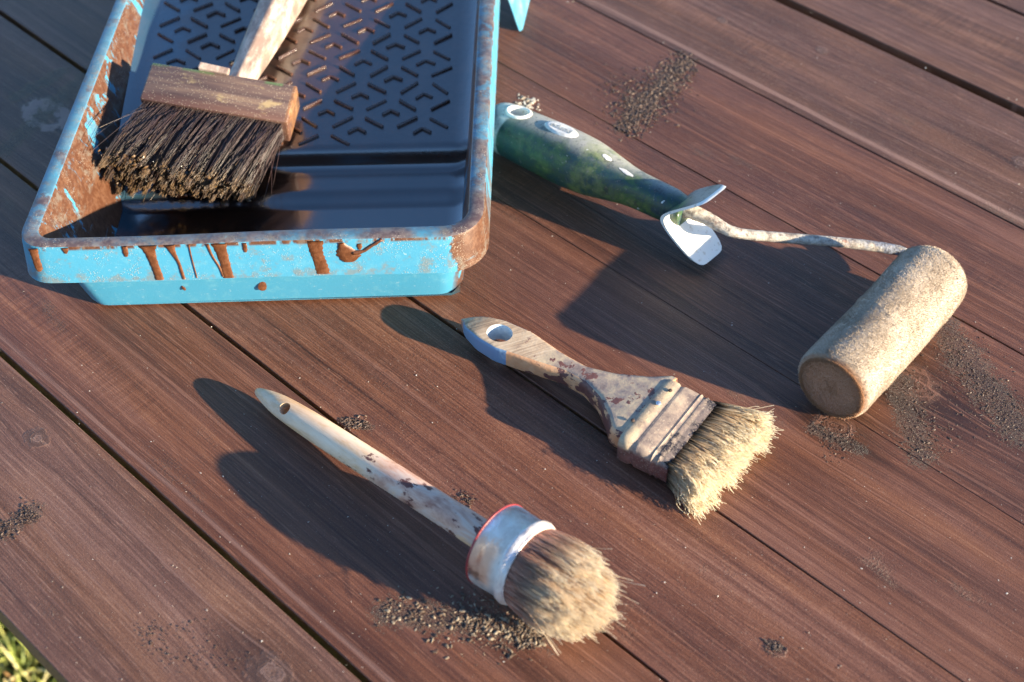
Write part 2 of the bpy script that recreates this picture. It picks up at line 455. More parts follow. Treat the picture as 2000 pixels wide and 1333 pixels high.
def strands_mat(name, stops, rough=.42, tonevar=.35, spec=.5, trans=0.0):
    n = NT(name); al = n.attr('along'); tn = n.attr('tone')
    f = n.ma('ADD', al, n.ma('MULTIPLY', n.ma('SUBTRACT', tn, .5), .16))
    col = n.ramp(f, stops)
    v = n.ma('ADD', 1.0 - tonevar * .5, n.ma('MULTIPLY', n.ma('FRACT', n.ma('MULTIPLY', tn, 7.31)), tonevar))
    col = n.mix(1.0, col, n.comb(v, v, v), 'MULTIPLY')
    m = n.out(col, rough, spec=spec)
    if trans:
        tb = n.N.new('ShaderNodeBsdfTranslucent'); n.put(tb.inputs[0], col)
        mx = n.N.new('ShaderNodeMixShader'); mx.inputs[0].default_value = trans
        n.t.links.new(n.b.outputs[0], mx.inputs[1]); n.t.links.new(tb.outputs[0], mx.inputs[2])
        n.t.links.new(mx.outputs[0], n.N['Material Output'].inputs[0])
    return m
M_brW = strands_mat('stain_soaked_bristle', [(0, (.030, .0145, .012)), (.5, (.040, .019, .0155)), (.9, (.030, .014, .009)), (.96, (.075, .036, .012)), (1, (.13, .075, .03))], .38, .9, .6)
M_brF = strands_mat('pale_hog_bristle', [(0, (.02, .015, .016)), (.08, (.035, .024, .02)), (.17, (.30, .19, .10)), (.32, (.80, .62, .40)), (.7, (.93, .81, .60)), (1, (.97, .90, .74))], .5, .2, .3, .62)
M_brR = strands_mat('tan_hog_bristle', [(0, (.82, .54, .43)), (.25, (.85, .58, .45)), (.5, (.70, .49, .37)), (.75, (.88, .71, .52)), (1, (.96, .88, .73))], .5, .35, .3, .68)

def grit_mat(name, a, b, c):
    n = NT(name); t = n.attr('tone')
    return n.out(n.ramp(t, [(0, a), (.55, b), (1, c)]), .55, spec=.5)
M_gritD = grit_mat('dark_crumbs', (.035, .02, .014), (.07, .042, .029), (.14, .09, .062))
M_gritM = grit_mat('sandy_crumbs', (.05, .028, .018), (.10, .064, .04), (.30, .23, .155))
M_gritL = grit_mat('pale_crumbs', (.20, .16, .12), (.45, .40, .34), (.70, .66, .58))

# ---------------------------------------------------------------- the table
table = tag(empty('wooden_table', TM), 'brown stained wooden table top of long planks with dark joints under all the tools', 'table')
def plank(y0, y1, x0, x1, th=.0145, dz=0.0, bow=0.0, b=.0016, ga=(0, 0), gb=(0, 0)):
    q = np.linspace(0, math.pi / 2, 4)
    sec = []
    sec += [(y1 - b + b * math.sin(a), -b + b * math.cos(a)) for a in q]
    sec += [(y1 - b + b * math.cos(a), -th + b - b * math.sin(a)) for a in q]
    sec += [(y0 + b - b * math.sin(a), -th + b - b * math.cos(a)) for a in q]
    sec += [(y0 + b - b * math.cos(a), -b + b * math.sin(a)) for a in q]
    ph = random.uniform(0, 6)
    rings = []
    for x in np.linspace(x0, x1, 60):
        w = .00035 * math.sin(x * 9 + ph) + .0002 * math.sin(x * 31 + 2 * ph)
        h0_ = max(.0001, float(np.interp(x, [-.36, .30], ga))) / 2 if ga[1] else 0
        h1_ = max(.0001, float(np.interp(x, [-.36, .30], gb))) / 2 if gb[1] else 0
        w = w * .4
        rings.append(np.array([(x, y + ((w - h1_) if y > (y0 + y1) / 2 else (h0_ - w * .6)), z + dz + bow * (x - .1)) for y, z in sec]))
    V, F = loft(rings)
    o = link('plank', mesh_np('plank', V, F, [M_wood], False), table)
    return o
SEAMS = [(-.2965, (0, 0)), (-.2025, (.0030, .0030)), (-.1082, (.0030, .0012)), (-.0150, (.0036, .0003)), (.0835, (.0006, .0002)), (.1880, (.0010, .0006)), (.2822, (.0014, .0014)), (.3868, (.0085, .0075)), (.4905, (.004, .004)), (.588, (.003, .003)), (.683, (0, 0))]
for i in range(len(SEAMS) - 1):
    y0, g0 = SEAMS[i]; y1, g1 = SEAMS[i + 1]
    plank(y0, y1, -.95, .95, .0175, [-.0002, 0, -.0003, 0, 0, 0, -.0003, 0, -.0005, 0][i], 0.0, .0005 if i in (2, 3, 4, 5) else .0008, g0, g1)
def box_bm(sx, sy, sz, bev=0.001, seg=2):
    bm = bmesh.new(); bmesh.ops.create_cube(bm, size=1.0)
    bmesh.ops.scale(bm, vec=(sx, sy, sz), verts=bm.verts)
    if bev: bmesh.ops.bevel(bm, geom=bm.edges, offset=bev, segments=seg, affect='EDGES', profile=.5)
    return bm
def from_bm(name, bm, mat, parent=None, smooth=False):
    me = bpy.data.meshes.new(name); bm.to_mesh(me); bm.free(); me.materials.append(mat)
    me.polygons.foreach_set('use_smooth', [smooth] * len(me.polygons))
    return link(name, me, parent)
for x in (-.62, .62):
    o = from_bm('cross_beam', box_bm(.07, .96, .045, .002), M_wood, table)
    o.location = (x, .193, -.0182 - .0225)

# ---------------------------------------------------------------- ground under and beyond the table
n = NT('lawn_soil')
P = n.obj(); f = n.noise(P, 9.0, 6.0, .65)
M_soil = n.out(n.ramp(f, [(.3, (.045, .04, .015)), (.5, (.09, .085, .025)), (.7, (.16, .15, .05))]), .9, n.bump(n.noise(P, 60.0, 4.0), .02, .8))
GZ = -.72
ground = tag(link('ground', mesh_np('ground', [(-150, -150, GZ), (150, -150, GZ), (150, 150, GZ), (-150, 150, GZ)], [[0, 1, 2, 3]], [M_soil])),
             'flat lawn soil under the grass beyond the table edge', 'ground', kind='structure')
n = NT('grass_blade'); t = n.attr('tone'); al = n.attr('along')
gc = n.ramp(t, [(0, (.08, .13, .025)), (.45, (.25, .30, .055)), (.75, (.58, .56, .16)), (.92, (.75, .66, .32)), (1, (.55, .22, .08))])
M_grass = n.out(gc, .5)
g0 = at(20, 1300, GZ)
NG = 16000
gp = np.stack([rng.normal(g0[0] - .15, .36, NG), rng.normal(g0[1] - .05, .36, NG), np.full(NG, GZ)], 1)
ln = rng.uniform(.02, .07, NG); az = rng.uniform(0, 6.28, NG); be = rng.uniform(.1, 1.0, NG)
st = np.empty((NG, 4, 3))
for k, q in enumerate((0, .35, .7, 1.0)):
    st[:, k] = gp + np.stack([np.cos(az) * ln * be * q * q, np.sin(az) * ln * be * q * q, ln * q * (1 - .35 * be * q)], 1)
tag(hair('grass', st, np.array([.0022, .002, .0014, .0003]), M_grass), 'sunlit blurred yellow green grass below the lower left table edge', 'grass')

# ---------------------------------------------------------------- paint tray
ZR, ZS = .060, .035
tray = tag(empty('paint_tray', Matrix.Identity(4)), 'light blue plastic paint tray stained brown with drips on its rim', 'paint tray')
def line2(a, b): return np.array(a[:2]), np.array(b[:2]) - np.array(a[:2])
def isect(l1, l2):
    A = np.array([l1[1], -l2[1]]).T
    s = np.linalg.solve(A, l2[0] - l1[0]); return l1[0] + s[0] * l1[1]
def quad(lf, rt, fr, yb):
    bk = (np.array([0, yb]), np.array([1.0, 0.0]))
    return [isect(lf, fr), isect(rt, fr), isect(rt, bk), isect(lf, bk)]
Q_out = quad(line2(at(43, 450, ZR), at(227, 0, ZR)), line2(at(947, 355, ZR), at(962, 60, ZR)), line2(at(90, 482, ZR), at(800, 462, ZR)), .366)
Q_inn = quad(line2(at(72, 457, ZR), at(248, 0, ZR)), line2(at(915, 400, ZR), at(934, 48, ZR)), line2(at(120, 464, ZR), at(800, 441, ZR)), .357)
def grow(Q, d):
    c = sum(Q) / 4; out = []
    for q in Q: out.append(np.array([q[0] + d * np.sign(q[0] - c[0]), q[1] + d * np.sign(q[1] - c[1])]))
    return out
Q_bot = [np.array([-.2435, .0265]), np.array([-.0295, .0355]), np.array([-.030, .335]), np.array([-.2425, .335])]
Q_flr = [np.array([-.2370, .0350]), np.array([-.0305, .0420]), np.array([-.031, .330]), np.array([-.2370, .330])]
def contour(Q, rad, z, nc=9, ns=14):
    pts = []
    for i in range(4):
        p, a, b = Q[i], Q[i - 1], Q[(i + 1) % 4]
        r = rad[i]
        da = (a - p) / np.linalg.norm(a - p); db = (b - p) / np.linalg.norm(b - p)
        s, e = p + da * r, p + db * r
        for t in np.linspace(0, 1, nc):
            pts.append((1 - t) ** 2 * s * 1 + 2 * t * (1 - t) * p + t * t * e if False else None)
            pts.pop()
            ang = t * math.pi / 2
            c = p + (da + db) * r
            pts.append(c - db * r * math.cos(ang) - da * r * math.sin(ang))
        nx_ = Q[(i + 1) % 4]; nr = rad[(i + 1) % 4]
        s2 = nx_ + (p - nx_) / np.linalg.norm(p - nx_) * nr
        for t in np.linspace(0, 1, ns + 2)[1:-1]: pts.append(e * (1 - t) + s2 * t)
    pts = np.array(pts)
    zz = z(pts) if callable(z) else np.full(len(pts), z)
    return np.column_stack([pts, zz])
ro = [.016, .022, .022, .016]; ri = [.008, .013, .013, .008]
rings = [contour(Q_bot, [.012, .014, .014, .012], .0015), contour(grow(Q_bot, .0012), [.012, .014, .014, .012], .005),
         contour(grow(Q_inn, .0015), [.012, .016, .016, .012], .0570), contour(grow(Q_out, -.0015), [.014, .020, .020, .014], .0575),
         contour(grow(Q_out, .0012), [.015, .021, .021, .015], ZS), contour(grow(Q_out, .0027), [.017, .023, .023, .017], ZS),
         contour(grow(Q_out, .0024), [.017, .023, .023, .017], ZS + .002), contour(grow(Q_out, .0006), ro, ZR - .002), contour(grow(Q_out, .0002), ro, ZR - .0007),
         contour(grow(Q_out, -.0009), ro, ZR), contour(grow(Q_inn, .0008), ri, ZR), contour(grow(Q_inn, 0), ri, ZR - .0006),
         contour(grow(Q_inn, -.0005), ri, ZR - .0018), contour([.5 * (a + b) for a, b in zip(Q_inn, Q_flr)], [.010, .014, .014, .010], .031),
         contour(Q_flr, [.010, .012, .012, .010], .0025)]
V, F = loft(rings, False, False)
F.append(list(range(len(rings[0])))[::-1])
V = np.array(V); V[:, 2] += .0004 * np.sin(V[:, 0] * 40) * (V[:, 2] > .03)
nring = len(rings[0])
body = link('tray_body', mesh_np('tray_body', V, F, [M_tray, M_tray_in], True, None, [1 if 11 * nring <= i < 14 * nring else 0 for i in range(len(F))]), tray)
md = body.modifiers.new('edge', 'EDGE_SPLIT'); md.split_angle = R(38)

PROF = [(.030, .0032), (.070, .0030), (.104, .0030), (.110, .0036), (.1145, .0070), (.118, .0088), (.124, .0095), (.1335, .0104), (.1370, .0122), (.1392, .0175), (.1405, .0218), (.1432, .0238), (.150, .0250), (.20, .0318), (.26, .0399), (.32, .0480), (.345, .0515)]
def floor_z(y): return float(np.interp(y, [p[0] for p in PROF], [p[1] for p in PROF]))
def wall_x(z, y):
    k = (z - .0025) / (ZR - .0025)
    def xs(Q, s):
        a, b = (Q[0], Q[3]) if s < 0 else (Q[1], Q[2])
        return a[0] + (b[0] - a[0]) * (y - a[1]) / (b[1] - a[1])
    return [xs(Q_flr, s) * (1 - k) + xs(Q_inn, s) * k for s in (-1, 1)]
ys = np.concatenate([np.linspace(.030, .104, 8), np.linspace(.107, .146, 30), np.linspace(.15, .345, 30)])
pp = spline([(0, y, z) for y, z in PROF], 400)
yz = np.interp(ys, pp[:, 1], pp[:, 2])
NX = 40; V = []; F = []
for i, (y, z) in enumerate(zip(ys, yz)):
    a, b = wall_x(z, y)
    for x in np.linspace(a - .0006, b + .0006, NX):
        e = min(x - a, b - x)
        V.append((x, y + (x + .135) * .035, z + .0020 * max(0, 1 - e / .004) ** 2))
for i in range(len(ys) - 1):
    for j in range(NX - 1):
        k = i * NX + j; F.append([k, k + 1, k + NX + 1, k + NX])
link('tray_floor', mesh_np('tray_floor', V, F, [M_wet], True), tray)

M_ridge = simple('brown_caked_stain', [(.022, .008, .005), (.05, .018, .008), (.085, .032, .013)], 260.0, .28, spec=.9)
def ridge_mesh(pts, w=.0021, h=.0018):
    P = np.array(pts, float); V = []; F = []
    for i, p in enumerate(P):
        t = P[min(i + 1, len(P) - 1)] - P[max(i - 1, 0)]; t = t / np.linalg.norm(t); s = np.array([-t[1], t[0]])
        for q, zz in ((-.5, -.0012), (-.42, h * .8), (-.2, h), (.2, h), (.42, h * .8), (.5, -.0012)):
            V.append((*(p + s * q * w), zz))
    for i in range(len(P) - 1):
        for j in range(5):
            k = i * 6 + j; F.append([k, k + 6, k + 7, k + 1])
    F.append(list(range(6))); F.append([(len(P) - 1) * 6 + j for j in range(6)][::-1])
    return mesh_np('ridge', V, F, [M_ridge], False)
m_back = ridge_mesh([(-.0055, .0040), (0, 0), (.0055, -.0040)])
m_fwd = ridge_mesh([(-.0060, -.0042), (0, 0), (.0060, .0042)])
m_chev = ridge_mesh([(-.0056, -.0032), (-.0004, .0006), (.0005, .0006), (.0056, -.0026)])
slope = math.atan2(.0480 - .0250, .32 - .150)
o0 = at(730, 230, .031)
nrd = 0
for ci in range(-7, 7):
    for ri_ in range(-7, 9):
        bx = o0[0] + ci * .0203
        by = o0[1] + ri_ * .0305 + (ci % 2) * .0155
        for me, dx, dy in ((m_back, 0, 0), (m_fwd, 0.0005, -.0150), (m_chev, -.0102, -.0058)):
            x, y = bx + dx, by + dy
            yq = y - (x + .135) * .035
            if not (.148 < yq < .315): continue
            a, b = wall_x(floor_z(yq), yq)
            if not (a + .013 < x < b - .012): continue
            o = link('ridge', me, tray)
            o.location = (x, y, floor_z(yq) - .0001); o.rotation_euler = (slope, 0, random.uniform(-.06, .06))
            o.scale = (random.uniform(.88, 1.06), random.uniform(.9, 1.08), random.uniform(.7, 1.1)); nrd += 1
# drips on the skirt
fo_a, fo_b = Q_out[0], Q_out[1]
def skirt(x, z, off=.0002):
    y = fo_a[1] + (fo_b[1] - fo_a[1]) * (x - fo_a[0]) / (fo_b[0] - fo_a[0])
    g = .0006 + (.0024 - .0006) * (ZR - .002 - z) / (ZR - .002 - ZS - .002)
    return np.array([x, y - g - off, z])
def drip(prof, th=.0005):
    """prof: list of (x, z, halfwidth)"""
    C = spline([(x, z, w) for x, z, w in prof], 18)
    V = []; F = []
    for x, z, w in C:
        w = max(w, .00015)
        for q, d in ((-1, -.0003), (-.75, th * .75), (-.3, th), (.3, th), (.75, th * .75), (1, -.0003)):
            V.append(skirt(x + q * w * (1 + .08 * math.sin(z * 2100 + q)), z, d))
    m = 6
    for i in range(len(C) - 1):
        for j in range(m - 1):
            k = i * m + j; F.append([k, k + 1, k + m + 1, k + m])
    F.append([j for j in range(m)]); F.append([(len(C) - 1) * m + j for j in range(m)][::-1])
    return link('paint_drip', mesh_np('paint_drip', V, F, [M_drip], True), tray)
def sx(u, v): return at(u, v, .048)[0]
zt = ZR - .0010
drip([(sx(79, 500), zt, .0026), (sx(79, 500), .053, .0021), (sx(80, 500), .046, .0021), (sx(80, 500), .0438, .0012)])
drip([(sx(143, 490), zt, .0022), (sx(143, 490), .0572, .0017), (sx(143, 490), .0555, .0009)])
drip([(sx(256, 490), zt, .0016), (sx(256, 490), .055, .0017), (sx(256, 490), .0522, .0010)])
drip([(sx(300, 490), zt, .0055), (sx(302, 490), .0545, .0034), (sx(303, 500), .047, .0026), (sx(304, 510), .040, .0025), (sx(304, 515), .0355, .0026)])
drip([(sx(342, 490), zt, .0032), (sx(346, 490), .054, .0018), (sx(351, 500), .047, .0009), (sx(351, 510), .0405, .0010), (sx(353, 510), .0355, .0009)])
drip([(sx(379, 490), zt, .0005), (sx(380, 490), .050, .00035), (sx(381, 500), .0362, .00035)])
drip([(sx(414, 490), zt, .0010), (sx(420, 490), .051, .0007), (sx(428, 500), .043, .0007), (sx(431, 505), .0365, .0006)])
drip([(sx(436, 490), zt, .0048), (sx(438, 490), .0545, .0037), (sx(440, 500), .046, .0031), (sx(441, 500), .039, .0033), (sx(442, 500), .0355, .0035)])
drip([(sx(487, 480), zt, .0013), (sx(487, 480), .0555, .0014), (sx(487, 480), .0530, .0009)])
drip([(sx(622, 480), zt, .0052), (sx(622, 480), .052, .0042), (sx(625, 490), .046, .0040), (sx(627, 500), .040, .0043), (sx(628, 505), .0365, .0042)])
drip([(sx(672, 470), .0575, .0016), (sx(676, 480), .0545, .0036), (sx(681, 485), .0505, .0068), (sx(683, 490), .0475, .0066), (sx(681, 495), .0445, .0034)], .0009)
drip([(sx(706, 480), .0565, .0014), (sx(706, 480), .0545, .0016), (sx(706, 480), .0525, .0009)])
C = spline([skirt(sx(690, 490), .0505), skirt(sx(712, 482), .0515), skirt(sx(730, 474), .0550), skirt(sx(752, 465), .0588)], 14)
link('paint_drip', mesh_np('paint_drip', *tube(C, [.0013] * 4 + [.001] * 10, 8, .2), [M_drip]), tray)
# two splashes on the wall under the skirt
def splash(u, v, w, h, tilt):
    x0, y0, z0 = at(u, v, .017)
    V = [(0, 0, .0006)]; F = []
    for i in range(12):
        a = 2 * math.pi * i / 12
        V.append((w * math.cos(a) * (1 - .35 * math.sin(a)), h * math.sin(a), 0))
    for i in range(12): F.append([0, 1 + i, 1 + (i + 1) % 12])
    o = link('paint_splash', mesh_np('paint_splash', V, F, [M_drip]), tray)
    # sits on the front wall
    k = .017
    fr = lambda z: (lambda a, b: a[1] + (b[1] - a[1]) * (x0 - a[0]) / (b[0] - a[0]))(*[q[:2] for q in (
        (1 - z / .057) * grow(Q_bot, .0012)[0] + z / .057 * grow(Q_inn, .0015)[0], (1 - z / .057) * grow(Q_bot, .0012)[1] + z / .057 * grow(Q_inn, .0015)[1])])
    zz = .0165
    o.location = (x0, fr(zz) - .0003, zz); o.rotation_euler = (math.pi / 2 - .2, tilt, .04)
splash(514, 549, .0024, .0036, .25)
splash(358, 563, .0010, .0018, -.5)
# folding leg at the rear, seen on the right
bm = bmesh.new()
leg = [(-.0075, .297, .056), (-.0075, .345, .056), (.0135, .345, .0008), (.0075, .304, .0008)]
vs = [bm.verts.new(p) for p in leg]; f_ = bm.faces.new(vs)
r_ = bmesh.ops.extrude_face_region(bm, geom=[f_])
bmesh.ops.translate(bm, vec=(-.0028, -.0012, 0), verts=[v for v in r_['geom'] if isinstance(v, bmesh.types.BMVert)])
bmesh.ops.recalc_face_normals(bm, faces=bm.faces)
bmesh.ops.bevel(bm, geom=bm.edges, offset=.0007, segments=2, affect='EDGES')
M_leg = simple('worn_blue_plastic', [(.05, .24, .38), (.09, .30, .42), (.20, .34, .38)], 90.0, .45)
from_bm('tray_leg', bm, M_leg, tray)

# ---------------------------------------------------------------- wide brush lying in the tray
BL, BR_ = at(304, 124, .063), at(588, 168, .054)
FL, FR_ = at(265, 189, .0555), at(554, 239, .0470)
o_ = (BL + BR_ + FL + FR_) / 4
xa = (BR_ - BL) + (FR_ - FL); ya = (BL - FL) + (BR_ - FR_)
ax = xa / np.linalg.norm(xa); az_ = np.cross(ax, ya); az_ /= np.linalg.norm(az_); ay = np.cross(az_, ax)
WM = Matrix((Vector(ax), Vector(ay), Vector(az_))).transposed().to_4x4(); WM.translation = Vector(o_)
hw = np.linalg.norm(xa) / 4; hd = np.linalg.norm(ya) / 4; TKB = .0210
wbrush = tag(empty('wide_brush', WM), 'wide wooden block brush with dark stain soaked bristles lying in the blue tray', 'paint brush')
n = NT('stained_block_wood'); P = n.obj()
f = n.noise(n.scl(P, (12.0, 160.0, 160.0)), 1.0, 5.0, .6)
c = n.ramp(f, [(.32, (.045, .028, .027)), (.46, (.092, .058, .049)), (.58, (.14, .09, .068)), (.70, (.22, .15, .095))])
X = n.xyz(P)
gx = n.ma('MULTIPLY', n.ss(X[1], float(hd) - .0035, float(hd) - .001), n.ss(n.noise(n.scl(P, (50., 20., 20.)), 1.0, 3.0), .48, .56))
c = n.mix(n.ma('MULTIPLY', gx, .55), c, (.07, .17, .05))
ex = n.ss(X[0], float(hw) - .003, float(hw) - .001)
c = n.mix(n.ma('MULTIPLY', ex, .75), c, n.ramp(n.noise(P, 130.0, 5.0, .65), [(.35, (.07, .032, .018)), (.55, (.24, .105, .036)), (.7, (.32, .18, .085))]))
pt = n.ss(n.noise(n.scl(P, (45., 90., 60.)), 1.0, 4.0, .6), .58, .68)
c = n.mix(n.ma('MULTIPLY', pt, .6), c, (.36, .27, .13))
fr_ = n.ss(X[1], -float(hd) * .35, -float(hd) * .9)
c = n.mix(n.ma('MULTIPLY', fr_, .7), c, (.10, .045, .032))
sp = n.ss(n.vor(P, 700.0), .25, .17)
c = n.mix(n.ma('MULTIPLY', sp, .35), c, (.5, .42, .3))
M_block = n.out(c, .48, n.bump(n.ma('ADD', f, n.ma('MULTIPLY', sp, .6)), .0006, .6))
bm = box_bm(2 * hw, 2 * hd, TKB, .0011, 2)
bmesh.ops.translate(bm, vec=(0, 0, -TKB / 2), verts=bm.verts)
from_bm('brush_block', bm, M_block, wbrush, True).modifiers.new('es', 'EDGE_SPLIT').split_angle = R(50)
# bristles: root rectangle on the front face to a ragged tip quad
tips = [loc(WM, q) for q in (at(186, 296, .0475), at(476, 362, .0300), at(224, 372, .0200), at(494, 398, .0120))]
NB = 9500; K = 7
u = rng.random(NB); v = rng.random(NB) ** .8
nc = 150
cu = rng.random(nc); cv = rng.random(nc)
root = np.stack([(-1 + 2 * u) * (hw - .003), np.full(NB, -hd + .002), -.0022 - v * (TKB - .0045)], 1)
cid = np.argmin(((u[:, None] - cu) * 7.0) ** 2 + ((v[:, None] - cv) * 1.8) ** 2, axis=1)
def bil(u, v): return (1 - v)[:, None] * ((1 - u)[:, None] * tips[0] + u[:, None] * tips[1]) + v[:, None] * ((1 - u)[:, None] * tips[2] + u[:, None] * tips[3])
tip_c = bil(cu, cv) + rng.normal(0, .0014, (nc, 3))
tip_o = bil(u, v)
clen = rng.uniform(.95, 1.04, nc)
wgt = np.clip(rng.normal(.84, .14, NB), 0, 1)[:, None]
tip = tip_o * (1 - wgt) + tip_c[cid] * wgt + rng.normal(0, .0007, (NB, 3))
tip = root + (tip - root) * (clen[cid] * rng.uniform(.95, 1.03, NB))[:, None]
stray = rng.random(NB) < .035
tip[stray] += rng.normal(0, .006, (stray.sum(), 3)) + np.array([0, .006, .004])
t = np.linspace(0, 1, K)
mid = (root + tip) / 2 + np.stack([rng.normal(0, .0012, NB), np.zeros(NB), rng.uniform(.001, .0055, NB) * (1 - v)], 1)
Pst = ((1 - t) ** 2)[None, :, None] * root[:, None] + (2 * t * (1 - t))[None, :, None] * mid[:, None] + (t ** 2)[None, :, None] * tip[:, None]
Pst[:, 1:, :] += np.cumsum(rng.normal(0, .00012, (NB, K - 1, 3)), axis=1)
hair('bristles', Pst, np.linspace(.00021, .00017, K), M_brW, wbrush, (cid % 17 / 17.0 * .6 + rng.random(NB) * .4))
# dark core so the pack is closed, and caked tip clumps
cr = []
for q, s in ((0, 1), (.5, .96), (.88, .86)):
    ring = []
    for (uu, vv) in [(a, 0.22) for a in np.linspace(.03, .97, 9)] + [(a, .86) for a in np.linspace(.97, .03, 9)]:
        rt_ = np.array([(-1 + 2 * uu) * (hw - .003), -hd + .002, -.0022 - vv * (TKB - .0045)])
        tp_ = bil(np.array([uu]), np.array([vv]))[0]
        ring.append(rt_ * (1 - q) + tp_ * q + (np.array([0, 0, .001]) if q == .5 and vv < .5 else 0))
    cr.append(np.array(ring))
M_core = simple('stain_soaked_core', [(.012, .006, .004), (.035, .015, .009)], 300.0, .4)
link('bristle_core', mesh_np('bristle_core', *loft(cr), [M_core], False), wbrush)
# caked clump ends
ce = []
for i in range(520):
    a, b = random.random(), random.random()
    p = bil(np.array([a]), np.array([b]))[0]; r0 = np.array([(-1 + 2 * a) * (hw - .003), -hd, -.0022 - b * (TKB - .0045)])
    ce.append(r0 + (p - r0) * random.uniform(.90, 1.0))
n = NT('caked_bristle_ends'); tn = n.attr('tone')
M_cake = n.out(n.ramp(tn, [(0, (.012, .006, .003)), (.6, (.04, .02, .008)), (1, (.20, .115, .045))]), .28, spec=.7)
g_ = grains('caked_ends', np.array(ce), rng.uniform(.0004, .0011, len(ce)), M_cake, None, None, 1.0)
g_.parent = wbrush
# handle
h0 = loc(WM, at(470, 160, .0480)); h1 = loc(WM, at(553, 0, .0560))
hx = h1 - h0; L = np.linalg.norm(hx); hx /= L
path = [h0 - hx * .012 + (h1 - h0) * q for q in (0, .12, .3, .6, 1.0, 1.4, 1.8, 2.05, 2.15)]
rad = [.0082, .0085, .0092, .0112, .0132, .0142, .0128, .0095, .004]
ps = spline(np.column_stack([path, rad]), 40)
nn = 48; aa = np.linspace(0, 2 * math.pi, nn, endpoint=False); rings = []
s_ = np.cross([0, 0, 1.0], hx); s_ /= np.linalg.norm(s_); w_ = np.cross(hx, s_)
for q in ps:
    rr = q[3] * (1 + .035 * np.cos(8 * aa) + .012 * np.cos(16 * aa))
    rings.append(q[:3] + np.outer(rr * np.cos(aa), s_) + np.outer(rr * np.sin(aa), w_))
n = NT('grubby_pale_wood'); P = n.obj()
f = n.noise(n.scl(P, (30., 9., 30.)), 3.0, 6.0, .65, .4)
c = n.ramp(f, [(.30, (.13, .08, .06)), (.42, (.30, .22, .175)), (.55, (.46, .37, .30)), (.7, (.56, .48, .40))])
c = n.mix(n.ma('MULTIPLY', n.ss(n.noise(n.scl(P, (1., .5, 1.)), 110.0, 6.0, .72), .42, .58), .75), c, (.17, .105, .08))
M_pale = n.out(c, .45, n.bump(f, .0004, .4))
link('handle', mesh_np('handle', *loft(rings), [M_pale], True), wbrush)
bm = box_bm(.019, .005, .0035, .0008)
o = from_bm('handle_wedge', bm, M_pale, wbrush)
pw = loc(WM, at(418, 136, .060)); o.location = pw; o.rotation_euler = (0, .06, -.02)

# ---------------------------------------------------------------- small roller
RR = .0216
c1 = at(1624, 758, RR); c2 = at(1828, 534, RR)
RH = at(985, 250, .0178); RN = at(1306, 400, .0260)
RM = frame(RH, RN)
roller = tag(empty('paint_roller', RM), 'small paint roller with mottled green handle and brown fuzzy sleeve lying on the planks', 'paint roller')
HL = np.linalg.norm(RN - RH)
aa = np.linspace(0, 2 * math.pi, 40, endpoint=False)
TW = R(-3)      # the handle is rolled so that its upper side leans away from the camera
def ell(x, ry, rz, cz=0.0, p=2.3):
    cs, sn = np.cos(aa), np.sin(aa)
    y = ry * np.sign(cs) * np.abs(cs) ** (2 / p); z = rz * np.sign(sn) * np.abs(sn) ** (2 / p) + cz
    return np.stack([np.full(40, x), y * math.cos(TW) - z * math.sin(TW), y * math.sin(TW) + z * math.cos(TW)], 1)
hp = spline([(-.012, .006, .005), (-.0105, .0115, .0105), (-.006, .0150, .0140), (.004, .0163, .0155), (.025, .0168, .0165), (.05, .0172, .0172), (.070, .0160, .0165), (.088, .0128, .0135), (.104, .0104, .0112), (HL, .0098, .0105), (HL + .004, .0094, .0100), (HL + .012, .0080, .0085)], 64)
n = NT('mottled_green_rubber'); P = n.obj(); X = n.xyz(P)
f = n.noise(P, 58.0, 8.0, .70, .3)
c = n.ramp(f, [(.30, (.008, .018, .026)), (.42, (.018, .052, .06)), (.50, (.03, .065, .038)), (.58, (.062, .115, .034)), (.66, (.14, .165, .065)), (.76, (.22, .21, .165))])
tl_ = n.ss(X[0], .02, .055)
c = n.mix(n.ma('MULTIPLY', n.ss(X[0], .055, .015), .65), c, (.022, .065, .062))
gry = n.noise(P, 70.0, 5.0, .65)
upz = n.ss(n.ma('ADD', n.ma('MULTIPLY', X[2], .8), n.ma('MULTIPLY', X[1], .55)), .004, .014)
c = n.mix(n.ma('MULTIPLY', upz, n.ss(gry, .22, .52)), c, (.34, .325, .285))
yl = n.ma('MULTIPLY', n.ss(n.ma('ABSOLUTE', n.ma('SUBTRACT', X[0], .080)), .026, .006), n.ss(n.noise(P, 60.0, 5.0, .7), .42, .58))
c = n.mix(n.ma('MULTIPLY', yl, .5), c, (.20, .225, .09))
dk = n.ss(n.noise(P, 95.0, 6.0, .75), .56, .64)
c = n.mix(n.ma('MULTIPLY', dk, .65), c, (.02, .022, .025))
cap = n.ss(n.ma('ADD', X[0], n.ma('MULTIPLY', X[1], -.30)), .0130, .0112)
c = n.mix(cap, c, n.ramp(gry, [(.35, (.28, .30, .28)), (.6, (.55, .57, .54))]))
spk = n.ss(n.noise(P, 520.0, 4.0, .7), .56, .66)
c = n.mix(n.ma('MULTIPLY', spk, .6), c, (.05, .05, .045))
dst = n.ss(n.noise(P, 380.0, 5.0, .75), .58, .68)
c = n.mix(n.ma('MULTIPLY', dst, .45), c, (.33, .31, .26))
ws = n.ss(n.noise(P, 190.0, 3.0, .6), .70, .74)
c = n.mix(ws, c, (.6, .6, .55))
M_grn = n.out(c, .42, n.bump(n.ma('ADD', gry, n.noise(P, 800.0, 3.0)), .0003, .45), spec=.45)
n = NT('scuffed_white_plastic'); P = n.obj()
f = n.noise(P, 190.0, 5.0, .7)
c = n.mix(n.ss(f, .56, .68), (.78, .75, .68), (.55, .47, .36))
c = n.mix(n.ss(n.noise(P, 330.0, 4.0, .7), .66, .71), c, (.05, .05, .055))
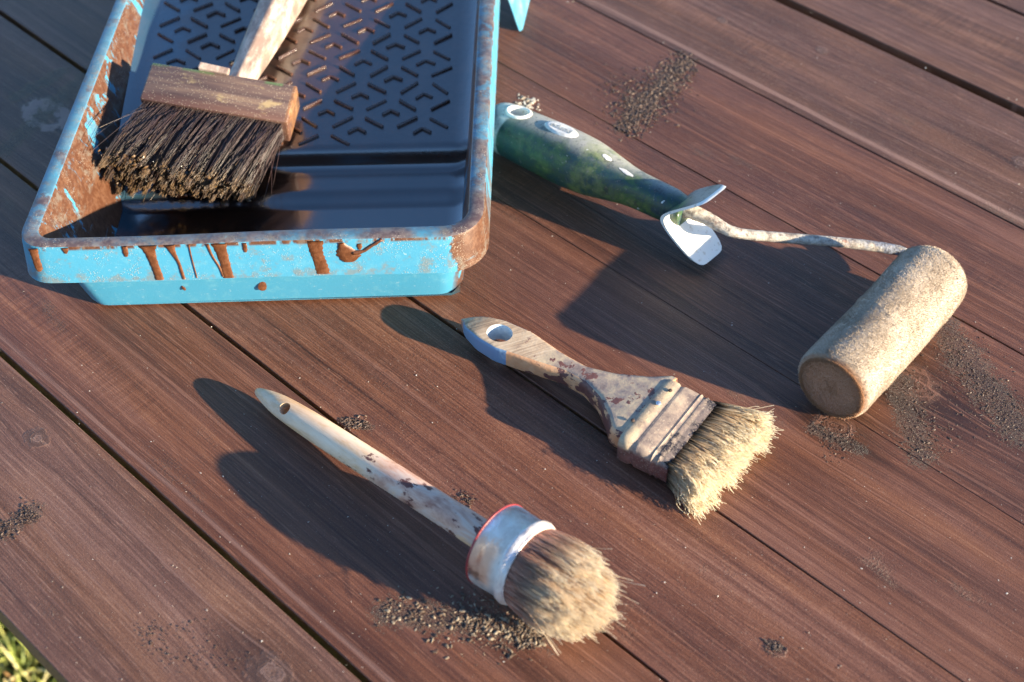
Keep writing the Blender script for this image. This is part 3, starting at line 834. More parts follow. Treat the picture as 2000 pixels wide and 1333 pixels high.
c = n.mix(n.ma('MULTIPLY', n.ss(n.noise(P, 120.0, 4.0, .7), .64, .70), .8), c, (.33, .12, .06))
M_wht = n.out(c, .38, n.bump(f, .0003, .5))
V, F = loft([ell(*q) for q in hp])
hob = link('handle', mesh_np('handle', V, F, [M_grn], True), roller)
def cut(o, cutter):
    md = o.modifiers.new('hole', 'BOOLEAN'); md.object = cutter; md.operation = 'DIFFERENCE'; md.solver = 'EXACT'
    try: md.material_mode = 'TRANSFER'
    except Exception: pass
    bpy.context.view_layer.update()
    dg = bpy.context.evaluated_depsgraph_get()
    me = bpy.data.meshes.new_from_object(o.evaluated_get(dg))
    o.modifiers.remove(md); o.data = me
    me.polygons.foreach_set('use_smooth', [True] * len(me.polygons))
    bpy.data.objects.remove(cutter)
    o.modifiers.new('es', 'EDGE_SPLIT').split_angle = R(40)
def cyl_cutter(M, sx_, sy_, depth, mat, parent):
    V, F = loft([np.array([(sx_ * math.cos(a), sy_ * math.sin(a), z) for a in np.linspace(0, 2 * math.pi, 32, endpoint=False)]) for z in (-depth, depth)])
    o = link('cutter', mesh_np('cutter', V, F, [mat]), parent); o.matrix_local = M; return o
EM = Matrix.Rotation(TW, 4, 'X')
cut(hob, cyl_cutter(Matrix.Translation((.0115, .001, 0)) @ EM @ Matrix.Rotation(0.0, 4, 'Z'), .0065, .0047, .05, M_wht, roller))
# white lip round the hanging hole
def on_handle(x, w):
    """point on the handle's upper side, w across"""
    rz = float(np.interp(x, hp[:, 0], hp[:, 2])); ry = float(np.interp(x, hp[:, 0], hp[:, 1]))
    z = rz * max(0.0, 1 - abs(w / ry) ** 2.3) ** (1 / 2.3)
    return np.array([x, w * math.cos(TW) - z * math.sin(TW), w * math.sin(TW) + z * math.cos(TW)])
pts = [on_handle(.0115 + .0080 * math.cos(a), .001 + .0060 * math.sin(a)) for a in np.linspace(0, 2 * math.pi, 33)[:-1]]
def ring_tube(pts, r, nseg=8):
    P = np.array(pts); m = len(P); rings = []
    ce_ = P.mean(0)
    for i in range(m):
        t = P[(i + 1) % m] - P[i - 1]; t /= np.linalg.norm(t)
        s = P[i] - ce_; s -= t * (s @ t); s /= np.linalg.norm(s); w = np.cross(t, s)
        a = np.linspace(0, 2 * math.pi, nseg, endpoint=False)
        rings.append(P[i] + r * np.outer(np.cos(a), s) + r * np.outer(np.sin(a), w))
    V = np.concatenate(rings); F = []
    for i in range(m):
        for j in range(nseg):
            F.append([i * nseg + j, ((i + 1) % m) * nseg + j, ((i + 1) % m) * nseg + (j + 1) % nseg, i * nseg + (j + 1) % nseg])
    return V, F
link('hole_lip', mesh_np('hole_lip', *ring_tube(pts, .0013), [M_wht]), roller)
# oval badge
bx, bw = .0455, .0015
V = []; F = []
NR, NA = 5, 32
for i in range(NR + 1):
    q = i / NR
    for j in range(NA):
        a = 2 * math.pi * j / NA
        p = on_handle(bx + .0135 * q * math.cos(a), bw + .0062 * q * math.sin(a))
        nrm = np.array([0, -math.sin(TW), math.cos(TW)])
        V.append(p + nrm * (.0009 if q < .78 else (.0014 if q < .99 else -.0006)))
for i in range(NR):
    for j in range(NA):
        k = (j + 1) % NA; F.append([i * NA + j, i * NA + k, (i + 1) * NA + k, (i + 1) * NA + j])
M_badge = simple('worn_white_badge', [(.45, .43, .40), (.66, .64, .60), (.75, .73, .68)], 300.0, .4)
badge = link('badge', mesh_np('badge', V, F, [M_badge]), roller)
M_ink = simple('grey_worn_lettering', [(.16, .18, .18), (.40, .40, .38)], 400.0, .5)
tc = bpy.data.curves.new('lettering', 'FONT'); tc.body = 'edund'; tc.size = .0066; tc.extrude = .0002; tc.align_x = 'CENTER'; tc.align_y = 'CENTER'
to = bpy.data.objects.new('tmp', tc); COL.objects.link(to); bpy.context.view_layer.update()
tme = bpy.data.meshes.new_from_object(to.evaluated_get(bpy.context.evaluated_depsgraph_get())); bpy.data.objects.remove(to)
tme.materials.clear(); tme.materials.append(M_ink)
tv = np.empty(len(tme.vertices) * 3); tme.vertices.foreach_get('co', tv); tv = tv.reshape(-1, 3)
tv = np.array([on_handle(bx + p[0], bw + p[1]) + np.array([0, -math.sin(TW), math.cos(TW)]) * (.00095 + p[2]) for p in tv])
tme.vertices.foreach_set('co', tv.ravel()); tme.update()
link('lettering', tme, badge)
for (px_, pw_, a_, b_) in ((.0835, -.0015, .0036, .0018), (.0995, -.0030, .0052, .0013)):
    V = [on_handle(px_, pw_) + np.array([0, -math.sin(TW), math.cos(TW)]) * .0007]; F = []
    for j in range(14):
        a = 2 * math.pi * j / 14; k_ = random.uniform(.8, 1.15)
        V.append(on_handle(px_ + a_ * k_ * math.cos(a), pw_ + b_ * k_ * math.sin(a)) + np.array([0, -math.sin(TW), math.cos(TW)]) * .0002)
    for j in range(14): F.append([0, 1 + j, 1 + (j + 1) % 14])
    link('paint_spot', mesh_np('paint_spot', V, F, [M_badge]), roller)
# flared thumb guard: a saddle whose upper and lower wings sweep forward
NA, NR = 64, 14
gV = []; gF = []; gm = []
def guard(a, q, th):
    cs, sn = math.cos(a), math.sin(a)
    p = 6.0
    rw, ru, rd = .0145, .0222, .0232
    rr = ru if sn > 0 else rd
    k = (abs(cs / rw) ** p + abs(sn / rr) ** p) ** (-1 / p)
    r = .0070 + (k - .0070) * q
    y, z = r * cs, r * sn
    y *= 1 - .05 * max(0, abs(z) / rr - .4)
    f = 1.5 * (math.sqrt(z * z + .006 ** 2) - .006)
    return np.array([HL + .0045 + f + th, y, z])
GT = R(-3)
for side, th in ((0, 0.0), (1, .0026)):
    for i in range(NR + 1):
        for j in range(NA):
            p = guard(2 * math.pi * j / NA, i / NR, th)
            gV.append((p[0], p[1] * math.cos(GT) - p[2] * math.sin(GT), p[1] * math.sin(GT) + p[2] * math.cos(GT)))
off = (NR + 1) * NA
for i in range(NR):
    for j in range(NA):
        k = (j + 1) % NA
        gF.append([i * NA + j, (i + 1) * NA + j, (i + 1) * NA + k, i * NA + k]); gm.append(0)
        gF.append([off + i * NA + j, off + i * NA + k, off + (i + 1) * NA + k, off + (i + 1) * NA + j]); gm.append(1)
for j in range(NA):
    k = (j + 1) % NA
    gF.append([NR * NA + j, off + NR * NA + j, off + NR * NA + k, NR * NA + k]); gm.append(1)
gF.append([off + j for j in range(NA)]); gm.append(1)
gd = link('thumb_guard', mesh_np('thumb_guard', gV, gF, [M_grn, M_wht], True, None, gm), roller)
gd.modifiers.new('es', 'EDGE_SPLIT').split_angle = R(50)
# rod
n = NT('paint_crusted_wire'); P = n.obj(); f = n.noise(P, 260.0, 6.0, .7)
c = n.ramp(f, [(.28, (.04, .04, .045)), (.40, (.22, .18, .15)), (.52, (.42, .37, .31)), (.66, (.60, .55, .47))])
X = n.xyz(P)
dkr = n.ss(X[0], HL + .075, HL + .120)
c = n.mix(n.ma('MULTIPLY', dkr, n.ss(n.noise(P, 170.0, 4.0, .7), .38, .56)), c, n.ramp(n.noise(P, 420.0, 3.0, .6), [(.4, (.05, .05, .06)), (.6, (.20, .22, .28))]))
c = n.mix(n.ma('MULTIPLY', n.ss(n.noise(P, 140.0, 4.0, .7), .60, .68), .7), c, (.26, .09, .04))
M_rod = n.out(c, .5, n.bump(n.ma('ADD', f, n.noise(P, 1100.0, 3.0, .7)), .0010, .9))
axd = (c2 - c1) / np.linalg.norm(c2 - c1)
e2 = c2 + axd * .0075
rp = [at(1312, 403, .0260), at(1350, 414, .0275), at(1383, 428, .0275), at(1412, 445, .0260), at(1442, 456, .0245), at(1520, 464, .0215), at(1600, 470, .0190), at(1680, 478, .0165), at(1735, 486, .0150), at(1768, 496, .0140), e2 + np.array([-.010, .002, -.008]), e2 + np.array([-.001, .001, -.001]), e2 - axd * .012]
rp = spline([loc(RM, q) for q in rp], 120)
rr = np.interp(np.linspace(0, 1, 120), [0, .10, .20, .30, .38, 1], [.0044, .0043, .0038, .0033, .0031, .0030]) * (1 + .03 * np.convolve(rng.normal(size=124), np.ones(5) / 5, 'valid'))
link('wire_frame', mesh_np('wire_frame', *tube(rp, rr, 14, .03), [M_rod]), roller)
# sleeve
SM = frame(c1, c2)
SL = np.linalg.norm(c2 - c1)
prof = [(-.0008, .0), (-.0010, .009), (-.0008, .017), (.0, RR - .0023), (.0012, RR - .0009), (.003, RR - .0002)] + [(x, RR) for x in np.linspace(.006, SL - .008, 40)] + [(SL - .004, RR - .0008), (SL - .0012, RR - .0026), (SL, RR - .0046), (SL + .0004, .010), (SL + .0004, 0.0005)]
aa2 = np.linspace(0, 2 * math.pi, 72, endpoint=False)
rings = []
def sleeve_r(x, a, r):
    spi = (a / (2 * math.pi) + (x / .062)) % 1.0      # spiral seam of the fabric
    st_ = .0007 * math.exp(-(spi / .05)) if r > .02 else 0
    return r + st_ - .0004 + .00045 * math.sin(3 * a + x * 60) * (r > .02)
for x, r in prof:
    r = max(r, 1e-4)
    rings.append(np.array([(x, sleeve_r(x, a, r) * math.cos(a), sleeve_r(x, a, r) * math.sin(a)) for a in aa2]))
n = NT('roller_fabric'); P = n.obj(); X = n.xyz(P)
def nap_col(n, P, X):
    f = n.noise(n.scl(P, (40., 70., 70.)), 1.0, 5.0, .62)
    c = n.ramp(f, [(.30, (.30, .225, .16)), (.42, (.41, .32, .235)), (.55, (.50, .40, .305)), (.7, (.57, .475, .37))])
    c = n.mix(n.ma('MULTIPLY', n.ss(n.noise(P, 110.0, 4.0, .7), .60, .72), .4), c, (.18, .115, .075))
    return n.mix(n.ss(X[0], .0028, -.0004), c, (.36, .19, .10))
SMl = RM.inverted() @ SM
c = nap_col(n, P, X)
M_slv = n.out(c, .95, n.bump(n.noise(P, 2500.0, 2.0, .7), .0012, .8), spec=.1, sheen=.25)
slv = link('sleeve', mesh_np('sleeve', *loft(rings), [M_slv]), roller); slv.matrix_local = SMl
n = NT('roller_nap'); P = n.obj(); X = n.xyz(P); c = nap_col(n, P, X); tn = n.attr('tone')
vv = n.ma('ADD', .90, n.ma('MULTIPLY', tn, .20))
M_nap = n.out(n.mix(1.0, c, n.comb(vv, vv, vv), 'MULTIPLY'), .9, spec=.1)
NN = 70000
xs = rng.uniform(-.0005, SL, NN); an = rng.uniform(0, 2 * math.pi, NN)
px_ = np.array([p[0] for p in prof]); pr_ = np.array([p[1] for p in prof])
body_r = np.interp(xs, px_[3:-2], pr_[3:-2])
body_r = np.array([sleeve_r(a_, b_, c_) for a_, b_, c_ in zip(xs, an, body_r)])
p0 = np.stack([xs, (body_r - .0003) * np.cos(an), (body_r - .0003) * np.sin(an)], 1)
d0 = np.stack([rng.normal(0, .35, NN), np.cos(an), np.sin(an)], 1)
NE = 14000
re = (RR - .0021) * np.sqrt(rng.random(NE)); ae = rng.uniform(0, 6.28, NE)
p1 = np.stack([np.full(NE, -.0004), re * np.cos(ae), re * np.sin(ae)], 1); d1 = np.stack([np.full(NE, -1.0), rng.normal(0, .35, NE), rng.normal(0, .35, NE)], 1)
p0 = np.vstack([p0, p1]); d0 = np.vstack([d0, d1]) + rng.normal(0, .25, (NN + NE, 3)); d0 /= np.linalg.norm(d0, axis=1, keepdims=True)
lnn = rng.uniform(.0005, .0011, NN + NE)[:, None]
tp = p0 + d0 * lnn
st = np.stack([p0, (p0 + tp) / 2 + rng.normal(0, .00012, p0.shape), tp], 1)
nap = hair('nap', st, np.array([.00010, .00009, .00005]), M_nap, roller); nap.matrix_local = SMl

# ---------------------------------------------------------------- flat brush
zf = .0205
F1, F2, F3, F4 = at(1324, 738, zf + .0015), at(1197, 848, zf + .0015), at(1429, 792, zf - .002), at(1281, 897, zf - .002)
fb = (F1 + F2) / 2; ff = (F3 + F4) / 2
T0 = at(903, 622, .0135)
d_ = (ff - fb); d_[2] = 0; d_ /= np.linalg.norm(d_)
d2_ = fb - T0; d2_[2] = 0; d2_ /= np.linalg.norm(d2_)
d_ = d_ * .35 + d2_ * .65; d_ /= np.linalg.norm(d_)
FM = frame(fb, fb + d_, org=(fb[0], fb[1], 0.0))
fbrush = tag(empty('flat_brush', FM), 'flat paint brush with wooden handle, hanging hole and splayed cream bristles', 'paint brush')
q1, q2, q3, q4, qt = [loc(FM, p) for p in (F1, F2, F3, F4, T0)]
HWF = (abs(q1[1]) + abs(q2[1]) + abs(q3[1]) + abs(q4[1])) / 4; FL_ = (q3[0] + q4[0]) / 2
HX = -qt[0]                # handle length
# top outline of the handle, from the photo's edge points on the upper face
up_pts = [loc(FM, at(u, v, .0165)) for u, v in ((914, 612), (945, 613), (986, 623), (1040, 648), (1094, 684), (1148, 715), (1202, 729), (1274, 738), (1316, 737))]
lo_pts = [loc(FM, at(u, v, .0165)) for u, v in ((906, 634), (930, 658), (965, 680), (1000, 692), (1050, 711), (1100, 729), (1140, 752), (1168, 783), (1185, 820), (1192, 846))]
tipx = qt[0] - .001
ux = np.array([tipx] + [p[0] for p in up_pts]); uy = np.array([qt[1]] + [p[1] for p in up_pts])
lx = np.array([tipx] + [p[0] for p in lo_pts]); ly = np.array([qt[1]] + [p[1] for p in lo_pts])
xs = np.concatenate([tipx + np.array([.0002, .001, .0025, .005]), np.linspace(tipx + .008, .002, 46)])
rings = []; NS = 24
def frect(x, y0, y1, z0, z1, r):
    """rounded cross-section: flat top and bottom"""
    pts = []
    r = min(r, (y1 - y0) * .45, (z1 - z0) * .45)
    for cy_, cz_, a0 in ((y1 - r, z1 - r, 0), (y0 + r, z1 - r, 90), (y0 + r, z0 + r, 180), (y1 - r, z0 + r, 270)):
        for k in range(6):
            a = R(a0 + 18 * k); pts.append((x, cy_ + r * math.cos(a), cz_ + r * math.sin(a)))
    return np.array(pts)
for x in xs:
    y1 = float(np.interp(x, ux, uy)); y0 = float(np.interp(x, lx, ly))
    q = (x - tipx) / (0 - tipx)
    zc = .0100 + .0023 * q; tz = float(np.interp(q, [0, .03, .12, .5, .8, 1], [.0022, .0042, .0058, .0066, .0072, .0080]))
    rings.append(frect(x, y0, y1, zc - tz, zc + tz, float(np.interp(q, [0, .35, .55, 1], [.0022, .0022, .0045, .0050]))))
n = NT('worn_wooden_brush_handle'); P = n.obj(); X = n.xyz(P)
XX = n.ma('ADD', X[0], -float(tipx))
bare = n.noise(n.vadd(n.scl(P, (60., 900., 60.)), (0, 0, 0)), 1.0, 4.0, .6)
# cross-hatched bare wood
dg = n.ma('ADD', n.ma('MULTIPLY', X[0], .82), n.ma('MULTIPLY', X[1], -.57))
dg2 = n.ma('ADD', n.ma('MULTIPLY', X[0], .57), n.ma('MULTIPLY', X[1], .82))
scr = n.noise(n.comb(n.ma('MULTIPLY', dg, 900.0), n.ma('MULTIPLY', dg2, 40.0), 0.0), 1.0, 3.0, .6)
ctop = n.ramp(n.ma('ADD', n.ma('MULTIPLY', scr, .6), n.ma('MULTIPLY', n.noise(P, 60.0, 4.0), .4)), [(.34, (.25, .17, .11)), (.48, (.44, .31, .20)), (.62, (.58, .45, .31))])
cream = n.ramp(n.noise(P, 85.0, 6.0, .68), [(.32, (.14, .10, .09)), (.44, (.26, .20, .165)), (.56, (.42, .32, .215)), (.72, (.55, .43, .28))])
ctop = n.mix(n.ss(n.ma('ADD', XX, n.ma('MULTIPLY', n.noise(P, 80., 3.), .012)), .060, .066), ctop, cream)
geo = n.N.new('ShaderNodeNewGeometry')
vt = n.N.new('ShaderNodeVectorTransform'); vt.vector_type = 'NORMAL'; vt.convert_from = 'WORLD'; vt.convert_to = 'OBJECT'
n.put(vt.inputs[0], geo.outputs['True Normal'])
nz = n.xyz(vt.outputs[0])[2]
peach = n.mix(n.ss(n.noise(P, 200., 4.), .4, .7), (.58, .29, .14), (.64, .36, .19))
cside = n.mix(n.ss(XX, .0372, .0376), (.15, .26, .40), peach)
side = n.ss(nz, .86, .70)
c = n.mix(side, ctop, cside)
stn = n.noise(n.scl(P, (1., 1., 1.6)), 105.0, 6.0, .66, .3)
sthr = n.ma('SUBTRACT', .60, n.ma('MULTIPLY', n.ma('MULTIPLY', n.ss(XX, .036, .10), side), .13))
sthr = n.ma('ADD', sthr, -.008)
smask = n.ma('MULTIPLY', n.ss(n.ma('SUBTRACT', stn, sthr), -.008, .01), n.ss(XX, .0385, .046))
c = n.mix(smask, c, n.mix(n.noise(P, 400., 3.), (.075, .025, .018), (.20, .085, .07)))
tipm = n.ma('MULTIPLY', n.ss(XX, .006, .002), side)
c = n.mix(tipm, c, (.45, .22, .16))
M_fh = n.out(c, .5, n.bump(n.ma('ADD', n.ma('MULTIPLY', smask, .6), n.noise(P, 500., 4., .6)), .0004, .5))
M_hole = simple('pale_blue_hole_paint', [(.40, .52, .62), (.66, .72, .76)], 200., .45)
V, F = loft(rings)
hb = link('handle', mesh_np('handle', V, F, [M_fh], True), fbrush)
hc = loc(FM, at(976, 651, .0165))
cut(hb, cyl_cutter(Matrix.Translation((hc[0], hc[1], .01)), .0074, .0066, .03, M_hole, fbrush))
# ferrule
n = NT('dirty_brush_ferrule'); P = n.obj(); X = n.xyz(P)
f = n.noise(P, 85., 6., .68)
c = n.ramp(f, [(.30, (.12, .09, .082)), (.42, (.22, .165, .135)), (.52, (.32, .24, .18)), (.66, (.43, .33, .235))])
c = n.mix(n.ma('MULTIPLY', n.ss(X[0], .0075, .004), .7), c, n.ramp(f, [(.35, (.22, .16, .12)), (.58, (.46, .36, .22))]))
dkf = n.ma('MULTIPLY', n.ss(n.ma('ADD', X[0], n.ma('MULTIPLY', n.ma('SUBTRACT', f, .5), .05)), FL_ - .008, FL_ - .001), n.ss(n.noise(P, 190., 4., .7), .34, .5))
c = n.mix(dkf, c, (.022, .018, .024))
bl = n.ma('MULTIPLY', n.ss(n.noise(n.scl(P, (70., 40., 60.)), 1., 5., .65), .60, .68), n.ss(X[0], .012, .018))
c = n.mix(n.ma('MULTIPLY', bl, .8), c, (.035, .03, .04))
sd_ = n.ss(X[2], .0165, .0135)
c = n.mix(n.ma('MULTIPLY', sd_, .9), c, n.ramp(n.noise(P, 210., 5., .7), [(.35, (.075, .025, .022)), (.6, (.17, .065, .055)), (.75, (.24, .12, .11))]))
gr = n.ss(n.noise(P, 900., 3., .7), .58, .66)
c = n.mix(n.ma('MULTIPLY', gr, .35), c, (.62, .52, .4))
M_fer = n.out(c, .5, n.bump(n.ma('ADD', f, n.ma('MULTIPLY', gr, .5)), .0006, .7), spec=.4)
rings = []
fx = [-.0006, 0, .0004, .0055, .0068, .0080, .0092, .0098, FL_ - .0112, FL_ - .0105, FL_ - .0095, FL_ - .0085, FL_ - .0072, FL_ - .0060, FL_ - .0048, FL_ - .0036, FL_ - .0004, FL_, FL_ + .0002]
fr = [0, .0, .0003, .0003, -.0004, -.0004, .0002, .0002, .0002, -.0001, .0005, -.0001, -.0001, .0005, -.0001, .0001, .0002, .0001, -.0012]
for x, g in zip(fx, fr):
    q = max(0, min(1, x / FL_))
    w1 = abs(q1[1]) * (1 - q) + abs(q3[1]) * q; w0 = abs(q2[1]) * (1 - q) + abs(q4[1]) * q
    rings.append(frect(x, -w0 - g, w1 + g, .0016 - g, .0209 + g - .0032 * q, .0050))
V, F = loft(rings)
fo = link('ferrule', mesh_np('ferrule', V, F, [M_fer], True), fbrush); fo.modifiers.new('es', 'EDGE_SPLIT').split_angle = R(55)
M_nail = simple('steel_nail', [(.45, .50, .58), (.62, .66, .72)], 200., .28, metal=.8)
M_rust = simple('rusty_nail_hole', [(.03, .018, .012), (.10, .05, .03)], 200., .7)
for (u, v, mt, r_, nm) in ((1286, 789, M_nail, .0015, 'nail'), (1309, 764, M_rust, .0012, 'nail'), (1236, 822, M_rust, .0011, 'nail')):
    p = loc(FM, at(u, v, .0212))
    bm = bmesh.new(); bmesh.ops.create_uvsphere(bm, u_segments=12, v_segments=8, radius=r_); bmesh.ops.scale(bm, vec=(1, 1, .5), verts=bm.verts)
    o = from_bm(nm, bm, mt, fbrush, True); o.location = (p[0], p[1], .0216)
# bristles
NB = 8500; K = 10
u = rng.uniform(-1, 1, NB); v = rng.uniform(-1, 1, NB)
wl, wr = abs(q4[1]), abs(q3[1])
yr = np.where(u < 0, u * (wl - .0015), u * (wr - .0015))
root = np.stack([np.full(NB, FL_ - .003), yr, .0098 + v * .0074], 1)
tipc = [loc(FM, at(a, b, .012)) for a, b in ((1508, 830), (1362, 974))]
nc = 130; cu = rng.uniform(-1, 1, nc); cv = rng.uniform(-1, 1, nc)
cid = np.argmin((u[:, None] - cu) ** 2 * 9 + (v[:, None] - cv) ** 2, axis=1)
coff = rng.normal(0, .0021, (nc, 3)) * np.array([.9, 1.0, .7])
ub = (u + 1) / 2
tc_ = tipc[1][None] * (1 - ub)[:, None] + tipc[0][None] * ub[:, None]
bow_ = (1 - u ** 2) * .0015
tip = np.stack([tc_[:, 0] + bow_, tc_[:, 1], .0086 + v * .0086], 1) + coff[cid] + rng.normal(0, .0011, (NB, 3))
shrt = 1 - np.abs(rng.normal(0, .10, NB)) - (rng.random(NB) < .12) * rng.uniform(0, .35, NB)
tip = root + (tip - root) * shrt[:, None]
t = np.linspace(0, 1, K)
mid = root + (tip - root) * .5 + np.stack([np.full(NB, .002), rng.normal(0, .0008, NB), v * .0020 + .0010], 1)
Pst = ((1 - t) ** 2)[None, :, None] * root[:, None] + (2 * t * (1 - t))[None, :, None] * mid[:, None] + (t ** 2)[None, :, None] * tip[:, None]
cur = rng.uniform(.0, 1.0, NB) ** 1.5 * .0056 + .0009
cur = np.where(rng.random(NB) < .10, cur * 1.7, cur)
ph = rng.uniform(0, 6.28, NB); fqs = rng.uniform(3.0, 9.0, NB); cdir = rng.normal(0, 1, (NB, 3)); cdir /= np.linalg.norm(cdir, axis=1, keepdims=True)
amp = (np.clip((t - .30) / .70, 0, 1) ** 1.6)[None]
Pst += (cur[:, None] * amp * np.sin(ph[:, None] + fqs[:, None] * t[None]))[:, :, None] * cdir[:, None]
swirl = (cid % 5 - 2) / 2.0
Pst[:, :, 1] += (swirl * .0028)[:, None] * amp
Pst[:, :, 2] = np.maximum(Pst[:, :, 2], .0006)
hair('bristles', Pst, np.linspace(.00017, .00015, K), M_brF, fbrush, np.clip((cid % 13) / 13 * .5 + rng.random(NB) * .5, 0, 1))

# ---------------------------------------------------------------- round brush
A0 = at(502, 764, .0078); A1 = at(970, 1064, .0214)
OM = frame(A0, A1)
rbrush = tag(empty('round_brush', OM), 'round paint brush with long pale handle and white metal band near the table edge', 'paint brush')
AL = np.linalg.norm(A1 - A0)
n = NT('smudged_round_handle'); P = n.obj(); X = n.xyz(P)
f = n.noise(n.scl(P, (16., 60., 60.)), 1.6, 6., .65, .4)
c = n.ramp(f, [(.30, (.42, .22, .12)), (.42, (.66, .40, .21)), (.54, (.77, .55, .37)), (.68, (.80, .62, .45))])
c2_ = n.ramp(n.noise(n.scl(P, (30., 70., 70.)), 1.3, 5., .65, .5), [(.34, (.34, .16, .11)), (.46, (.56, .34, .25)), (.55, (.58, .44, .36)), (.66, (.72, .46, .27))])
c = n.mix(n.ss(n.ma('ADD', X[0], n.ma('MULTIPLY', f, .02)), .088, .115), c, c2_)
stn = n.ma('MULTIPLY', n.ss(n.noise(n.scl(P, (60., 110., 110.)), 1.2, 5., .68), .575, .61), n.ss(X[0], .065, .08))
c = n.mix(stn, c, (.13, .05, .04))
grey = n.ma('MULTIPLY', n.ss(n.noise(n.scl(P, (50., 80., 80.)), 1.0, 5., .7), .48, .62), n.ss(X[0], .06, .02))
c = n.mix(n.ma('MULTIPLY', grey, .25), c, (.34, .24, .19))
M_rh = n.out(c, .48, n.bump(n.noise(n.scl(P, (60., 700., 700.)), 1.0, 4., .6), .0003, .5), spec=.3)
pr = spline([(0, .0016, 0), (.002, .0026, 0), (.010, .0046, 0), (.022, .0063, 0), (.045, .0072, 0), (.075, .0074, 0), (.105, .0073, 0), (.135, .0074, 0), (AL + .004, .0080, 0)], 60)
V, F = lathe_x([(p[0], p[1]) for p in pr], 36)
rh = link('handle', mesh_np('handle', V, F, [M_rh], True), rbrush)
hz = loc(OM, at(571, 803, .010))
cut(rh, cyl_cutter(Matrix.Translation((hz[0], 0, .0)) @ Matrix.Rotation(R(28), 4, 'X'), .0033, .0033, .03, M_rh, rbrush))
BX = AL
BRR = .0210
# turned flange, red ring, metal band
V, F = lathe_x([(BX - .0006, .006), (BX - .0008, .0195), (BX - .0002, .0205)], 48)
M_cup = simple('grey_brush_cup', [(.28, .2, .18), (.42, .33, .28)], 150., .5)
link('cup', mesh_np('cup', V, F, [M_cup]), rbrush)
pts = [(BX - .0002, BRR * math.cos(a), BRR * math.sin(a)) for a in np.linspace(0, 2 * math.pi, 65)[:-1]]
link('red_ring', mesh_np('red_ring', *ring_tube(pts, .0007), [M_red]), rbrush)
n = NT('paint_smeared_metal'); P = n.obj(); X = n.xyz(P)
f = n.noise(n.scl(P, (70., 50., 50.)), 1.3, 5., .62, .3)
pm = n.ss(f, .34, .60)
c = n.mix(pm, (.55, .56, .60), n.ramp(n.noise(P, 90., 5.), [(.35, (.46, .38, .33)), (.6, (.64, .58, .52))]))
dkm = n.ss(n.noise(n.scl(P, (60., 40., 40.)), 1.1, 4., .6), .70, .74)
c = n.mix(n.ma('MULTIPLY', dkm, .6), c, (.20, .185, .16))
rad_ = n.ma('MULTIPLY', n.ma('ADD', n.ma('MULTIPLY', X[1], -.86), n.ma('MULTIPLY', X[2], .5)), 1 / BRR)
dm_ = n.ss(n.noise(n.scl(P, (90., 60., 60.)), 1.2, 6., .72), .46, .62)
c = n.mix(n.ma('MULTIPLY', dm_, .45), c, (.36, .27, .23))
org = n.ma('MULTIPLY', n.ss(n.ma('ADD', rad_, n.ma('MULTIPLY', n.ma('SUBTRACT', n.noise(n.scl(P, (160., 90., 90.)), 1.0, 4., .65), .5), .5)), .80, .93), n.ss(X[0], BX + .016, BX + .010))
c = n.mix(n.ma('MULTIPLY', org, .8), c, (.74, .36, .20))  # warm orange reflection painted into the colour of the band's near side
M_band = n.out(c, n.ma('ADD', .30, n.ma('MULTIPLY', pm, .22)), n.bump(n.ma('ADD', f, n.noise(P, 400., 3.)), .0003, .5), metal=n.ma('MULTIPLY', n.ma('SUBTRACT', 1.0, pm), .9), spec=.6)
BLn = .0215
prof = [(BX, BRR - .0003), (BX + .0006, BRR + .0003), (BX + BLn - .006, BRR - .0002), (BX + BLn - .0052, BRR + .0008), (BX + BLn - .0035, BRR + .0012), (BX + BLn - .0018, BRR + .0006), (BX + BLn - .0012, BRR - .0003), (BX + BLn, BRR - .0002), (BX + BLn + .0004, BRR - .0008), (BX + BLn - .002, BRR - .0016)]
V, F = loft([np.stack([np.full(64, x), r * np.cos(np.linspace(0, 2 * math.pi, 64, endpoint=False)), r * np.sin(np.linspace(0, 2 * math.pi, 64, endpoint=False))], 1) for x, r in prof], False, False)
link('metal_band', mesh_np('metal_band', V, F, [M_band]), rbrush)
NB = 9500; K = 8
rr = np.sqrt(rng.random(NB)); rr = np.where(rng.random(NB) < .6, rng.uniform(.72, 1, NB), rr); an = rng.uniform(0, 2 * math.pi, NB)
r0 = (BRR - .0018) * rr
root = np.stack([np.full(NB, BX + BLn - .006), r0 * np.cos(an), r0 * np.sin(an)], 1)
nc = 150; ca = rng.uniform(0, 6.28, nc); crr = np.sqrt(rng.random(nc))
cid = np.argmin((rr[:, None] * np.cos(an)[:, None] - crr * np.cos(ca)) ** 2 + (rr[:, None] * np.sin(an)[:, None] - crr * np.sin(ca)) ** 2, axis=1)
co = rng.normal(0, .0014, (nc, 3))
ln = (.0530 - .021 * rr ** 2.6) * (1 - np.abs(rng.normal(0, .07, NB)))
r1 = r0 * 1.02 + rng.normal(0, .0008, NB)
tip = np.stack([BX + BLn - .006 + ln, r1 * np.cos(an), r1 * np.sin(an)], 1) + co[cid] + rng.normal(0, .0009, (NB, 3))
mid = root * .45 + tip * .55
bulge = .0014 * rr
mid[:, 1] += bulge * np.cos(an); mid[:, 2] += bulge * np.sin(an)
fly = rng.random(NB) < .006
tip[fly] += rng.normal(0, .006, (fly.sum(), 3)) + np.array([.004, 0, .002])
t = np.linspace(0, 1, K)
Pst = ((1 - t) ** 2)[None, :, None] * root[:, None] + (2 * t * (1 - t))[None, :, None] * mid[:, None] + (t ** 2)[None, :, None] * tip[:, None]
Pst[:, 2:, :] += np.cumsum(rng.normal(0, .00016, (NB, K - 2, 3)), axis=1)
